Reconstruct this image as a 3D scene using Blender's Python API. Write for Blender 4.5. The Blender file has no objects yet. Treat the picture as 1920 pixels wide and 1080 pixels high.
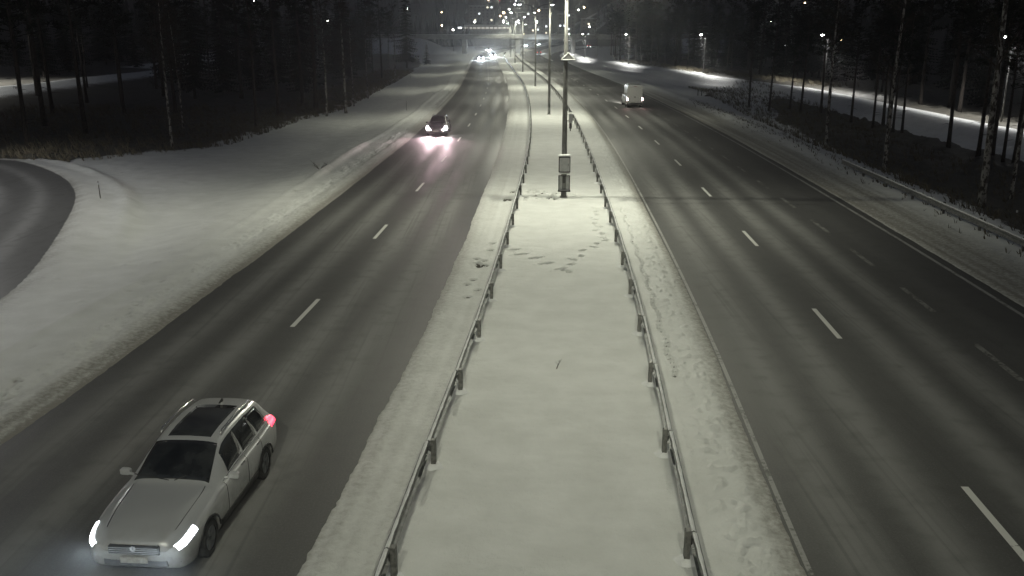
import bpy, math, random
import numpy as np
R = math.radians
random.seed(7)
rng = np.random.default_rng(11)
scene = bpy.context.scene
col = scene.collection

# ------------------------------------------------------------------ camera
CAM_H = 8.7
cam_d = bpy.data.cameras.new('camera')
cam = bpy.data.objects.new('camera', cam_d)
col.objects.link(cam)
cam_d.sensor_width = 36.0
cam_d.lens = 31.5
cam_d.clip_start = 0.1
cam_d.clip_end = 6000
cam.location = (0, 0, CAM_H)
cam.rotation_euler = (R(90 - 15.88), 0, 0)
scene.camera = cam

# ------------------------------------------------------------------ world (night sky, faint glow)
world = bpy.data.worlds.new('World')
scene.world = world
world.use_nodes = True
wn, wl = world.node_tree.nodes, world.node_tree.links
sky = wn.new('ShaderNodeTexSky')
sky.sky_type = 'NISHITA'
sky.sun_disc = False
sky.sun_elevation = R(-3.0)
sky.sun_rotation = R(200)
wl.new(sky.outputs[0], wn['Background'].inputs[0])
wn['Background'].inputs[1].default_value = 0.5

sun_d = bpy.data.lights.new('skyglow', 'SUN')  # faint wide sun lamp added as a fill for the town's skyglow
sun_d.energy = 0.004
sun_d.angle = R(20)
sun_d.color = (0.85, 0.92, 1.0)
sun = bpy.data.objects.new('skyglow', sun_d)
col.objects.link(sun)
sun.rotation_euler = (R(40), 0, R(20))

vs = scene.view_settings
vs.view_transform = 'Standard'
vs.look = 'None'
vs.gamma = 1
vs.use_curve_mapping = False
vs.exposure = 0.0
scene.render.engine = 'CYCLES'
scene.cycles.use_denoising = True
scene.cycles.max_bounces = 5
scene.cycles.sample_clamp_indirect = 4.0
scene.cycles.use_light_tree = True

LAMP_POWER = 4100.0

# ------------------------------------------------------------------ small helpers
def G(px, py, z=0.0):
    """photo pixel -> place on the flat ground (metres east, metres ahead)"""
    v = py - 62.0
    k = 15800.0 * (CAM_H - z) / CAM_H
    return ((px - 960.0) * (CAM_H - z) / (0.9618 * v), k / v - (CAM_H - z) * 0.2845)

CP = [(-400, -20), (-200, -10.2), (-60, -3.3), (-30, -1.75), (0, -0.2), (13, 0.55), (25, 1.45), (48, 2.7), (75, 3.75), (100, 4.25),
      (130, 4.4), (155, 4.2), (214, 2.75), (285, 0.75), (345, -0.6), (392, -1.0), (432, -0.1), (476, 2.2), (520, 5.5), (600, 13.5),
      (700, 26), (900, 58), (1400, 150), (3000, 460)]
_cy = np.array([p[0] for p in CP], float)
_cx = np.array([p[1] for p in CP], float)
_m = np.gradient(_cx, _cy)
def c(y):
    """centre line of the median (x for a given distance), cubic Hermite"""
    y = np.asarray(y, float)
    i = np.clip(np.searchsorted(_cy, y) - 1, 0, len(_cy) - 2)
    h = _cy[i + 1] - _cy[i]
    t = np.clip((y - _cy[i]) / h, 0, 1)
    return ((2*t**3-3*t**2+1)*_cx[i] + (t**3-2*t**2+t)*h*_m[i] + (-2*t**3+3*t**2)*_cx[i+1] + (t**3-t**2)*h*_m[i+1])
def cdir(y):
    return math.atan2(float(c(y + 1) - c(y - 1)), 2.0)      # heading off +Y, clockwise

def hsh(ix, iy, seed):
    n = (ix.astype(np.int64) * 374761393 + iy.astype(np.int64) * 668265263 + seed * 982451653) & 0x7fffffff
    n = ((n ^ (n >> 13)) * 1274126177) & 0x7fffffff
    n = n ^ (n >> 16)
    return (n & 0xffff) / 65535.0
def vn(x, y, seed=0):
    x = np.asarray(x, float); y = np.asarray(y, float)
    x, y = np.broadcast_arrays(x, y)
    xi = np.floor(x); yi = np.floor(y)
    fx = x - xi; fy = y - yi
    fx = fx*fx*(3-2*fx); fy = fy*fy*(3-2*fy)
    a = hsh(xi, yi, seed); b = hsh(xi+1, yi, seed); d = hsh(xi, yi+1, seed); e = hsh(xi+1, yi+1, seed)
    return (a*(1-fx)+b*fx)*(1-fy) + (d*(1-fx)+e*fx)*fy
def fbm(x, y, seed=0, octv=4):
    s = 0; a = 0.5; n = 0
    for k in range(octv):
        s = s + a*vn(x*2**k+13.7*k, y*2**k-7.1*k, seed+k); n += a; a *= 0.5
    return s/n
def sstep(a, b, x):
    t = np.clip((x-a)/(b-a), 0, 1)
    return t*t*(3-2*t)

def mesh_obj(name, verts, faces, mat=None, parent=None, smooth=False):
    me = bpy.data.meshes.new(name)
    me.from_pydata([tuple(v) for v in verts], [], [tuple(f) for f in faces])
    me.update()
    if smooth:
        me.polygons.foreach_set('use_smooth', [True]*len(me.polygons))
    if mat: me.materials.append(mat)
    o = bpy.data.objects.new(name, me)
    col.objects.link(o)
    if parent: o.parent = parent
    return o
def empty(name, loc=(0,0,0), rz=0.0):
    o = bpy.data.objects.new(name, None)
    col.objects.link(o)
    o.location = loc
    o.rotation_euler = (0, 0, rz)
    o.empty_display_size = 0.2
    return o
def tag(o, label=None, cat=None, group=None, kind=None):
    if label: o['label'] = label
    if cat: o['category'] = cat
    if group: o['group'] = group
    if kind: o['kind'] = kind
    return o
def copy_tree(o, parent=None):
    n = o.copy()
    col.objects.link(n)
    n.parent = parent
    for ch in list(o.children):
        copy_tree(ch, n)
    return n
def link_copy(src, name, parent, loc=(0,0,0), rz=0.0):
    o = bpy.data.objects.new(name, src.data)
    col.objects.link(o)
    o.parent = parent
    o.location = loc
    o.rotation_euler = (0, 0, rz)
    return o

class MB:
    def __init__(s): s.v = []; s.f = []
    def add(s, vs, fs):
        n = len(s.v); s.v += [tuple(v) for v in vs]; s.f += [tuple(i+n for i in f) for f in fs]; return s
    def box(s, cx, cy, cz, sx, sy, sz, bev=0.0):
        x, y, z = sx/2, sy/2, sz/2
        if bev <= 0:
            vs = [(cx+a*x, cy+b*y, cz+d*z) for d in (-1,1) for a, b in ((-1,-1),(1,-1),(1,1),(-1,1))]
            return s.add(vs, [(3,2,1,0),(4,5,6,7),(0,1,5,4),(1,2,6,5),(2,3,7,6),(3,0,4,7)])
        b_ = bev
        rings = []
        for zz, ins in ((-z, b_), (-z+b_, 0), (z-b_, 0), (z, b_)):
            X, Y = x-ins, y-ins
            k = b_*0.6
            rings.append([(cx+p, cy+q, cz+zz) for p, q in ((-X+k,-Y),(X-k,-Y),(X,-Y+k),(X,Y-k),(X-k,Y),(-X+k,Y),(-X,Y-k),(-X,-Y+k))])
        vs = [p for r in rings for p in r]
        fs = [tuple(range(7,-1,-1)), tuple(range(24,32))]
        for r in range(3):
            for k in range(8):
                fs.append((r*8+k, r*8+(k+1)%8, r*8+8+(k+1)%8, r*8+8+k))
        return s.add(vs, fs)
    def tube(s, pts, rad, n=8, caps=True):
        pts = [np.array(p, float) for p in pts]
        if not hasattr(rad, '__len__'): rad = [rad]*len(pts)
        base = len(s.v)
        for i, p in enumerate(pts):
            d = pts[min(i+1, len(pts)-1)] - pts[max(i-1, 0)]
            d = d/(np.linalg.norm(d)+1e-9)
            u = np.cross(d, (0,0,1) if abs(d[2]) < 0.9 else (1,0,0)); u /= np.linalg.norm(u)
            w = np.cross(d, u)
            for k in range(n):
                a = 2*math.pi*k/n
                s.v.append(tuple(p + rad[i]*(math.cos(a)*u + math.sin(a)*w)))
        for i in range(len(pts)-1):
            for k in range(n):
                a, b = base+i*n+k, base+i*n+(k+1)%n
                s.f.append((a, a+n, b+n, b))
        if caps:
            s.f.append(tuple(base+k for k in range(n)))
            s.f.append(tuple(base+(len(pts)-1)*n+k for k in range(n-1,-1,-1)))
        return s
    def lathe(s, prof, n=24, axis='x'):
        base = len(s.v)
        for (a, r) in prof:
            for k in range(n):
                t = 2*math.pi*k/n
                s.v.append((a, r*math.cos(t), r*math.sin(t)) if axis == 'x' else (r*math.cos(t), r*math.sin(t), a))
        for i in range(len(prof)-1):
            for k in range(n):
                p, q = base+i*n+k, base+i*n+(k+1)%n
                s.f.append((p, q, q+n, p+n))
        return s
    def build(s, name, mat=None, parent=None, smooth=False):
        return mesh_obj(name, s.v, s.f, mat, parent, smooth)

# ------------------------------------------------------------------ materials
def new_mat(name, base=(0.5,0.5,0.5), rough=0.6, metal=0.0, spec=0.5):
    m = bpy.data.materials.new(name)
    m.use_nodes = True
    b = m.node_tree.nodes['Principled BSDF']
    b.inputs['Base Color'].default_value = (*base, 1)
    b.inputs['Roughness'].default_value = rough
    b.inputs['Metallic'].default_value = metal
    b.inputs['Specular IOR Level'].default_value = spec
    return m
def nd(m, t, **kw):
    n = m.node_tree.nodes.new(t)
    for k, v in kw.items(): setattr(n, k, v)
    return n
def lk(m, a, b): m.node_tree.links.new(a, b)
def math_n(m, op, a, b=None, c_=None, clamp=False):
    n = nd(m, 'ShaderNodeMath', operation=op); n.use_clamp = clamp
    for i, x in enumerate((a, b, c_)):
        if x is None: continue
        if isinstance(x, (int, float)): n.inputs[i].default_value = x
        else: lk(m, x, n.inputs[i])
    return n.outputs[0]
def mix_n(m, fac, a, b):
    n = nd(m, 'ShaderNodeMix', data_type='RGBA')
    if isinstance(fac, (int, float)): n.inputs[0].default_value = fac
    else: lk(m, fac, n.inputs[0])
    for i, x in ((6, a), (7, b)):
        if isinstance(x, tuple): n.inputs[i].default_value = (*x, 1)
        else: lk(m, x, n.inputs[i])
    return n.outputs[2]
def noise_n(m, scale, detail=4, vec=None, rough=0.55):
    n = nd(m, 'ShaderNodeTexNoise')
    n.inputs['Scale'].default_value = scale
    n.inputs['Detail'].default_value = detail
    n.inputs['Roughness'].default_value = rough
    if vec is not None: lk(m, vec, n.inputs['Vector'])
    return n.outputs[0]
def ramp_n(m, fac, lo, hi):
    n = nd(m, 'ShaderNodeMapRange'); n.interpolation_type = 'SMOOTHSTEP'
    lk(m, fac, n.inputs[0]); n.inputs[1].default_value = lo; n.inputs[2].default_value = hi
    return n.outputs[0]
def varied(name, a, b, scale, rough=0.6, metal=0.0, bump=0.0, spec=0.5, lo=0.35, hi=0.65):
    m = new_mat(name, a, rough, metal, spec)
    bs = m.node_tree.nodes['Principled BSDF']
    tc = nd(m, 'ShaderNodeTexCoord').outputs['Object']
    n = noise_n(m, scale, 5, tc)
    lk(m, mix_n(m, ramp_n(m, n, lo, hi), a, b), bs.inputs['Base Color'])
    if bump:
        bp = nd(m, 'ShaderNodeBump'); bp.inputs['Strength'].default_value = bump; bp.inputs['Distance'].default_value = 0.02
        lk(m, n, bp.inputs['Height']); lk(m, bp.outputs[0], bs.inputs['Normal'])
    return m
def emit_mat(name, colr, strength):
    m = new_mat(name, (0.8,0.8,0.8), 0.3)
    b = m.node_tree.nodes['Principled BSDF']
    b.inputs['Emission Color'].default_value = (*colr, 1)
    b.inputs['Emission Strength'].default_value = strength
    return m

def snow_material():
    m = new_mat('snow', (0.78,0.79,0.79), 0.75, 0, 0.25)
    bs = m.node_tree.nodes['Principled BSDF']
    pos = nd(m, 'ShaderNodeNewGeometry').outputs['Position']
    dirt_shade = nd(m, 'ShaderNodeAttribute', attribute_name='dirt_shade').outputs['Fac']
    wood = nd(m, 'ShaderNodeAttribute', attribute_name='wood').outputs['Fac']  # forest floor, and painted shade in the footprints
    n1 = noise_n(m, 0.9, 5, pos); n2 = noise_n(m, 7.0, 5, pos, 0.65); n3 = noise_n(m, 38.0, 4, pos, 0.7)
    patch = math_n(m, 'MULTIPLY', dirt_shade, math_n(m, 'ADD', math_n(m, 'MULTIPLY', n2, 1.1), math_n(m, 'MULTIPLY', n3, 0.5)), clamp=True)
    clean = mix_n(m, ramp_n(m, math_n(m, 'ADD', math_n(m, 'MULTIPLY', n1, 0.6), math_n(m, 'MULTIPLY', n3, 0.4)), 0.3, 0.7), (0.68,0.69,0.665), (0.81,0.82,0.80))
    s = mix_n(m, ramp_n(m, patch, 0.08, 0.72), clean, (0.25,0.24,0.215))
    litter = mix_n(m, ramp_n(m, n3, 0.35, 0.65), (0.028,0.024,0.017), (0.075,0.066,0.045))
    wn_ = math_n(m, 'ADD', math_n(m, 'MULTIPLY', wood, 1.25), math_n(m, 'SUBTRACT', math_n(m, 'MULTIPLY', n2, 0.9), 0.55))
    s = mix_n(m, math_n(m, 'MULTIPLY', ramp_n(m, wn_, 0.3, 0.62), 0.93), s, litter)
    lk(m, s, bs.inputs['Base Color'])
    hgt = math_n(m, 'ADD', math_n(m, 'MULTIPLY', n2, 0.6), math_n(m, 'MULTIPLY', n3, 0.25))
    bp = nd(m, 'ShaderNodeBump'); bp.inputs['Strength'].default_value = 0.75; bp.inputs['Distance'].default_value = 0.07
    lk(m, hgt, bp.inputs['Height']); lk(m, bp.outputs[0], bs.inputs['Normal'])
    return m
def asphalt_material(name, edges, base=(0.066,0.066,0.065), track=(0.185,0.186,0.181), amt=1.0):
    """edges: lateral positions of the lanes' centres (metres) for the dry, salt-bleached wheel tracks"""
    m = new_mat(name, base, 0.55, 0, 0.4)
    bs = m.node_tree.nodes['Principled BSDF']
    lat = nd(m, 'ShaderNodeAttribute', attribute_name='lat').outputs['Fac']
    pos = nd(m, 'ShaderNodeNewGeometry').outputs['Position']
    mp = nd(m, 'ShaderNodeMapping'); mp.inputs['Scale'].default_value = (1.0, 0.045, 1.0)
    lk(m, pos, mp.inputs['Vector'])
    nl = noise_n(m, 0.9, 4, mp.outputs[0])
    wob = math_n(m, 'ADD', lat, math_n(m, 'MULTIPLY', math_n(m, 'SUBTRACT', nl, 0.5), 0.5))
    tot = None
    for (e, a) in edges:
        d = math_n(m, 'DIVIDE', math_n(m, 'SUBTRACT', wob, e), 0.46)
        g = math_n(m, 'MULTIPLY', math_n(m, 'POWER', 2.718, math_n(m, 'MULTIPLY', math_n(m, 'MULTIPLY', d, d), -1.0)), a)
        tot = g if tot is None else math_n(m, 'MAXIMUM', tot, g)
    n2 = noise_n(m, 22.0, 6, pos, 0.85); n3 = noise_n(m, 0.35, 4, mp.outputs[0]); nb = noise_n(m, 1.6, 5, pos)
    t = math_n(m, 'MULTIPLY', tot, math_n(m, 'ADD', math_n(m, 'MULTIPLY', n3, 0.8), 0.6), clamp=True)
    cl = mix_n(m, math_n(m, 'MULTIPLY', t, amt), base, track)
    cl = mix_n(m, math_n(m, 'MULTIPLY', ramp_n(m, n2, 0.45, 0.75), 0.42), cl, (0.22,0.22,0.21))
    cl = mix_n(m, math_n(m, 'MULTIPLY', ramp_n(m, nb, 0.45, 0.75), 0.35), cl, (0.045,0.045,0.043))
    mp2 = nd(m, 'ShaderNodeMapping'); mp2.inputs['Scale'].default_value = (1.0, 0.012, 1.0); lk(m, pos, mp2.inputs['Vector'])
    fs = noise_n(m, 7.0, 3, mp2.outputs[0])
    cl = mix_n(m, math_n(m, 'MULTIPLY', ramp_n(m, fs, 0.52, 0.72), 0.35), cl, (0.05,0.05,0.049))
    lk(m, cl, bs.inputs['Base Color'])
    lk(m, math_n(m, 'ADD', math_n(m, 'MULTIPLY', t, 0.18), 0.58), bs.inputs['Roughness'])
    bp = nd(m, 'ShaderNodeBump'); bp.inputs['Strength'].default_value = 0.5; bp.inputs['Distance'].default_value = 0.01
    lk(m, n2, bp.inputs['Height']); lk(m, bp.outputs[0], bs.inputs['Normal'])
    return m
def paint_material(name, colr, wear, under=(0.07,0.07,0.067)):
    m = new_mat(name, colr, 0.6, 0, 0.3)
    bs = m.node_tree.nodes['Principled BSDF']
    pos = nd(m, 'ShaderNodeNewGeometry').outputs['Position']
    n = math_n(m, 'ADD', math_n(m, 'MULTIPLY', noise_n(m, 9.0, 6, pos, 0.7), 0.6), math_n(m, 'MULTIPLY', noise_n(m, 1.1, 3, pos), 0.4))
    lk(m, mix_n(m, ramp_n(m, n, wear-0.08, wear+0.08), colr, under), bs.inputs['Base Color'])
    return m
def birch_material():
    m = new_mat('birch_bark', (0.5,0.5,0.47), 0.8)
    bs = m.node_tree.nodes['Principled BSDF']
    tc = nd(m, 'ShaderNodeTexCoord').outputs['Object']
    mp = nd(m, 'ShaderNodeMapping'); mp.inputs['Scale'].default_value = (3.0, 3.0, 1.6); lk(m, tc, mp.inputs['Vector'])
    n = noise_n(m, 1.6, 6, mp.outputs[0], 0.7)
    lk(m, mix_n(m, ramp_n(m, n, 0.45, 0.54), (0.34,0.335,0.31), (0.035,0.03,0.026)), bs.inputs['Base Color'])
    return m

M = {}
M['snow'] = snow_material()
M['snowcap'] = varied('loose_snow', (0.74,0.75,0.75), (0.82,0.83,0.83), 9, 0.8, bump=0.4, spec=0.2)
M['asphalt_l'] = asphalt_material('asphalt_west', [(-11.0,0.8),(-9.35,0.9),(-7.25,1.0),(-5.65,0.95)])
M['asphalt_r'] = asphalt_material('asphalt_east', [(5.45,0.95),(7.05,1.0),(9.3,0.9),(10.9,0.85),(13.0,0.12)])
M['asphalt_ramp'] = asphalt_material('asphalt_ramp', [(-1.7,0.9),(0.4,0.9),(2.0,0.7)], base=(0.12,0.12,0.12), track=(0.21,0.21,0.21))
M['paint'] = paint_material('road_paint', (0.62,0.62,0.59), 0.66)
M['paint_worn'] = paint_material('road_paint_worn', (0.21,0.21,0.20), 0.50)
M['paint_edge'] = paint_material('road_paint_edge', (0.30,0.30,0.29), 0.56)
M['cut'] = new_mat('sealed_cut', (0.025,0.025,0.025), 0.5)
M['zinc'] = varied('galvanised_steel', (0.15,0.155,0.155), (0.25,0.255,0.255), 6, 0.55, 0.5, bump=0.1)
M['post'] = varied('weathered_post', (0.10,0.10,0.095), (0.19,0.19,0.18), 8, 0.6, 0.5, bump=0.15)
M['pole'] = varied('pole_steel', (0.17,0.17,0.165), (0.25,0.25,0.24), 3, 0.5, 0.5)
M['housing'] = new_mat('lamp_housing', (0.16,0.165,0.17), 0.45, 0.3)
M['cabinet'] = varied('grey_cabinet', (0.55,0.56,0.56), (0.66,0.67,0.66), 5, 0.55, 0.1)
M['darkmetal'] = new_mat('dark_metal', (0.05,0.05,0.05), 0.5, 0.4)
M['wood_stick'] = varied('stick_wood', (0.05,0.043,0.035), (0.09,0.08,0.065), 12, 0.8)
M['birch'] = birch_material()
M['bark'] = varied('pine_bark', (0.022,0.019,0.017), (0.055,0.046,0.038), 6, 0.9, bump=0.6)
M['needles'] = varied('needles', (0.010,0.015,0.010), (0.020,0.026,0.017), 3, 0.8, spec=0.1)
M['twig'] = varied('twigs', (0.035,0.028,0.023), (0.07,0.06,0.05), 5, 0.9, spec=0.1)
M['grass'] = varied('dead_grass', (0.09,0.08,0.055), (0.17,0.15,0.11), 5, 0.9, spec=0.1)
M['concrete'] = varied('bridge_concrete', (0.27,0.27,0.26), (0.36,0.36,0.35), 0.8, 0.8)
M['render_wall'] = varied('block_wall', (0.16,0.155,0.15), (0.22,0.21,0.2), 0.3, 0.8)
M['darkglass'] = varied('dark_glass', (0.010,0.011,0.013), (0.045,0.048,0.05), 1.3, 0.06, spec=0.8)
M['lit_win'] = emit_mat('lit_window_warm', (1.0,0.86,0.62), 3.0)
M['lit_cool'] = emit_mat('lit_window_cool', (0.9,0.95,1.0), 4.0)
M['lit_red'] = emit_mat('lit_red', (1.0,0.05,0.08), 3.0)
M['lamp_lens'] = emit_mat('lamp_lens', (0.95,1.0,0.97), 60.0)
M['lamp_lens_far'] = emit_mat('lamp_lens_far', (1.0,0.99,0.95), 90.0)

# ------------------------------------------------------------------ ground: one snow-covered height field to the horizon
RAMP_EDGE = [(-15.2,-30), (-15.6,0), (-16.2,15), (-17.0,25)] + [G(*p) for p in ((0,555),(50,510),(100,440),(125,400),(135,365),(115,335),(60,310),(0,300))] + [(-42,64.6), (-50,63), (-60,58), (-72,49)]
def cat(pts, n=8):
    P = np.array(pts, float); out = []
    for i in range(len(P)-1):
        p0, p1, p2, p3 = P[max(i-1,0)], P[i], P[i+1], P[min(i+2,len(P)-1)]
        for k in range(n):
            t = k/n
            out.append(0.5*((2*p1)+(-p0+p2)*t+(2*p0-5*p1+4*p2-p3)*t*t+(-p0+3*p1-3*p2+p3)*t**3))
    out.append(P[-1]); return np.array(out)
ramp_edge = cat(RAMP_EDGE)
_t = np.gradient(ramp_edge, axis=0); _t /= np.linalg.norm(_t, axis=1)[:,None]
RAMP_HALF = 3.3
ramp_mid = ramp_edge + np.stack([-_t[:,1], _t[:,0]], 1)*RAMP_HALF      # to the left of travel
def ramp_dist(x, y):
    d = np.full(x.shape, 1e9); side = np.zeros(x.shape)
    for a, b in zip(ramp_mid[:-1], ramp_mid[1:]):
        ab = b-a; L2 = ab@ab
        t = np.clip(((x-a[0])*ab[0]+(y-a[1])*ab[1])/L2, 0, 1)
        dx = x-(a[0]+t*ab[0]); dy = y-(a[1]+t*ab[1])
        q = np.hypot(dx, dy); m_ = q < d
        d = np.where(m_, q, d); side = np.where(m_, ab[0]*dy-ab[1]*dx, side)
    return d, side
def exit_lat(y):      # centre of the exit lane, leaving to the east far ahead
    return 13.55 + np.where(y > 210, ((y-210)/380.0)**2*27.0, 0.0)
def path_x(y):        # lit footpath east of the road
    return np.interp(y, [-60, 0, 40, 79, 150, 200, 260, 313, 400, 600], [39, 41.5, 43.6, 45.6, 47.6, 39.8, 32, 25.8+4, 38, 80])
def path_w(y):        # lit road in the wood to the west
    return np.interp(y, [40, 150, 230, 400], [-92, -78, -84, -120])

rows = [5.0]
while rows[-1] < 420:
    d = rows[-1]
    rows.append(d + min(max(0.42*(d+2.5)**2/8427.0, 0.055), 5.0))
y0 = list(np.linspace(-60, 4.5, 40))
far = [rows[-1]]
while far[-1] < 4200: far.append(far[-1]*1.05+2)
ys = np.array(y0+rows+far[1:])
def ar(a, b, s): return list(np.arange(a, b-1e-6, s))
gl = [-60.0]
while gl[-1] > -2600: gl.append(gl[-1]*1.16)
gr = [62.0]
while gr[-1] < 2600: gr.append(gr[-1]*1.16)
lats = np.array(gl[::-1][:-1] + ar(-60,-42,0.7) + ar(-42,-14.2,0.22) + ar(-14.2,-11.4,0.06) + ar(-11.4,-5.4,0.6) + ar(-5.4,-2.7,0.05) + ar(-2.7,2.7,0.065)
                + ar(2.7,5.0,0.05) + ar(5.0,14.2,0.8) + ar(14.2,16.2,0.07) + ar(16.2,24,0.16) + ar(24,62,0.36) + gr)
LAT, Y = np.meshgrid(lats, ys)
X = c(Y) + LAT

FEET = [(960,471),(978,479),(1006,486),(1023,497),(1052,507),(1060,511),(1066,512),(1072,498),(1073,489),(1090,482),(1092,472),(1114,466),(1119,459),(1134,453),
        (1129,448),(1129,440),(1118,434),(1124,427),(1115,421),(1116,414),(1107,410),(1120,404),(1118,398),(1116,392),
        (985,361),(991,357),(1000,358),(1004,362),(1011,360),(1016,364),(1022,362),(1027,366),(1033,368),(1040,368),(1046,370),(996,366),(1008,367),(1030,373),(1041,375),(985,377),
        (1078,366),(1087,370),(1060,374)]
def ground_height(LAT, X, Y):
    XR = 0.81*X+0.59*Y; YR = -0.59*X+0.81*Y
    w1 = fbm(XR*0.4, YR*0.35, 3, 4)-0.5
    w2 = fbm(XR*1.9, YR*1.7, 9, 3)-0.5
    hf = fbm(XR*5.5, YR*5.0, 21, 3)-0.5
    big = fbm(X*0.06, Y*0.05, 31, 3)-0.5
    base = 0.045 + 0.02*w1 + 0.008*hf
    # ragged signed distances to the bare carriageways (positive = on snow)
    wl3 = fbm(LAT*1.6, Y*0.16, 15, 4)-0.5
    rag = 0.22*wl3+0.06*w2+0.07*hf
    lin = np.interp(Y, [13,33,77,137,300], [4.15,4.28,4.7,5.0,5.15]); lou = np.interp(Y, [17,29,76,125,170], [12.0,12.2,12.4,12.7,13.0])
    dl = np.maximum(-lou-LAT, LAT+lin)
    el = exit_lat(Y)
    east_edge = np.maximum(15.0, el+1.6)
    dr = np.maximum(4.40-LAT, LAT-east_edge)
    gore = (Y > 230) & (LAT > 12.3) & (LAT < el-1.9)                # snow between through lanes and exit lane
    dr = np.where(gore, np.minimum(LAT-12.3, el-1.9-LAT), dr)
    rd, rs = np.full(X.shape, 99.0), np.zeros(X.shape)
    msk = (X > -85) & (X < -8) & (Y < 80)
    a, b = ramp_dist(X[msk], Y[msk])
    rd[msk] = a; rs[msk] = b
    dp = rd - RAMP_HALF
    d = np.minimum(np.minimum(dl + rag, dr + rag*0.6), (dp + rag*0.5)*0.45)
    h = base
    # ploughed berms and crumbs along the edges
    sl = -lou-LAT
    h = h + 0.055*np.exp(-((sl-0.85)/0.42)**2)*(0.6+1.4*fbm(X*1.2, Y*0.5, 41, 3))*(sl > -1)
    h = h + 0.10*np.exp(-((sl-1.9)/0.8)**2)*fbm(X*1.6, Y*0.6, 43, 3)
    sli = LAT+lin
    h = h + 0.02*np.exp(-((sli-0.35)/0.3)**2)*(0.4+fbm(X*2, Y*0.5, 47, 3))
    sri = 4.35-LAT
    h = h + 0.040*(fbm(X*1.5+0.8*w1, Y*4.2, 63, 3)-0.5)*(np.abs(LAT) < 2.6)
    crumb = np.clip(vn(XR*8, YR*6.5, 53)+0.5*vn(XR*17, YR*13, 54)-0.86, 0, 1)
    band = np.exp(-((sri-0.75)/0.55)**2) + 0.7*np.exp(-((sl-1.5)/0.7)**2) + 0.35*np.exp(-((sli-0.25)/0.22)**2)
    h = h + 0.20*crumb*band
    # plough scores running along the shoulders
    sc = vn(LAT*7.0, Y*0.05, 61)-0.5
    h = h + 0.018*sc*((np.abs(LAT) > 2.7) & (np.abs(LAT) < 5) | (sl > -0.5) & (sl < 2.2))
    # east verge windrow
    sr = LAT-east_edge
    h = h + (0.10*np.exp(-((sr-2.6)/0.9)**2) + 0.22*np.exp(-((sr-3.9)/0.7)**2))*(0.4+1.2*fbm(X*0.9, Y*0.5, 71, 4))*(Y < 260)*sstep(58, 68, Y) + 0.25*np.clip(fbm(X*2.2, Y*1.8, 73, 3)-0.5, 0, 1)*np.exp(-((sr-2.7)/0.5)**2)
    h = h - 0.9*sstep(4.6, 9.0, sr)*(1-sstep(170, 240, Y))*(Y < 300)
    h = h + 0.9*sstep(13.0, 24.0, sr)*(1-sstep(170, 240, Y))*(Y < 300)
    # low bank round the slip road and plough ridge on the west verge
    out = np.where(rs < 0, dp, 99)
    h = h + 0.34*np.exp(-((out-2.7)/0.55)**2)*(0.7+0.6*w1)*sstep(33, 46, Y)
    rid = LAT+15.45+0.25*np.sin(Y*0.11)+0.3*(fbm(Y*0.12, Y*0, 77, 2)-0.5)
    amp = 0.08 + 0.20*sstep(54.5, 57, Y)*(1-sstep(71, 76, Y)) + 0.05*sstep(76, 80, Y)*(1-sstep(150, 190, Y))
    h = h + amp*np.exp(-np.abs(rid/0.20)**1.5)*(Y < 200)
    h = h - 0.55*sstep(0.0, 5.0, -rid)*sstep(0, 4, dp)*(Y < 300)
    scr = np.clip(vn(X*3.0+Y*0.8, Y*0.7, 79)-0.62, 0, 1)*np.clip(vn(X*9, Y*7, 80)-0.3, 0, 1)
    h = h - 0.5*scr*sstep(0.8, 1.6, sl)*(1-sstep(2.8, 3.6, sl))
    # west verge gentle relief, tractor scores
    h = h + (0.35*big + 0.10*w1)*sstep(1.5, 6, sl)*sstep(0, 5, dp)
    chunk = np.clip(vn(XR*1.9, YR*1.7, 85)-0.80, 0, 1)*np.clip(vn(XR*5, YR*4.5, 86)-0.2, 0, 1)
    h = h + (0.07*(fbm(XR*1.6, YR*1.3, 87, 4)-0.5) + 0.9*chunk)*sstep(2.4, 4, sl)*sstep(0.4, 1.5, dp)*(X < 0)
    # woodland floor
    wl_ = forest_w(X, Y); wr_ = forest_e(LAT, X, Y)
    wood = np.maximum(wl_, wr_)
    lump = fbm(X*0.9, Y*0.8, 81, 4)
    h = h + wood*(0.55*np.clip(lump-0.42, 0, 1)*2 + 0.12*hf)
    # far: hills either side and ahead
    rr = np.hypot(X, Y)
    hill = 46*sstep(650, 1500, Y)*(0.55+0.9*fbm(X*0.004, Y*0.003, 91, 3))
    gap = np.exp(-((X-80)/70.0)**2)
    side = 14*sstep(70, 260, np.abs(LAT))*sstep(60, 400, Y)
    h = h + hill*(1-0.25*gap)*(Y > 640) + side*(0.5+fbm(X*0.02, Y*0.02, 95, 2))*(1-sstep(500, 700, Y))
    # footprints in the median
    print_shade = np.zeros(X.shape)
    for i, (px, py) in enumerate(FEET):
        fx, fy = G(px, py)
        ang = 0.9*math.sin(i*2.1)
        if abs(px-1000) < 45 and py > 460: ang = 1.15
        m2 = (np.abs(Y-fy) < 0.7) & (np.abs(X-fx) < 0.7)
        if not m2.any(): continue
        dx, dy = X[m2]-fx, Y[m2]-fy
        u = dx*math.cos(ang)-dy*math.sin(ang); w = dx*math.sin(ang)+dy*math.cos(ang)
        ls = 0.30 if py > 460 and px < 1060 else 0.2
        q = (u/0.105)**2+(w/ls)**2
        print_shade[m2] = np.maximum(print_shade[m2], np.exp(-q**2*1.2)); h[m2] += -0.26*np.exp(-q**3) + 0.035*np.exp(-((np.sqrt(q)-1.45)/0.3)**2)
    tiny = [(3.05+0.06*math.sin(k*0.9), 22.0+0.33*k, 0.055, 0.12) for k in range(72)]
    tiny += [(-2.95-0.5*rng.random(), 29+9*rng.random(), 0.13, 0.15) for k in range(13)]
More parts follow.
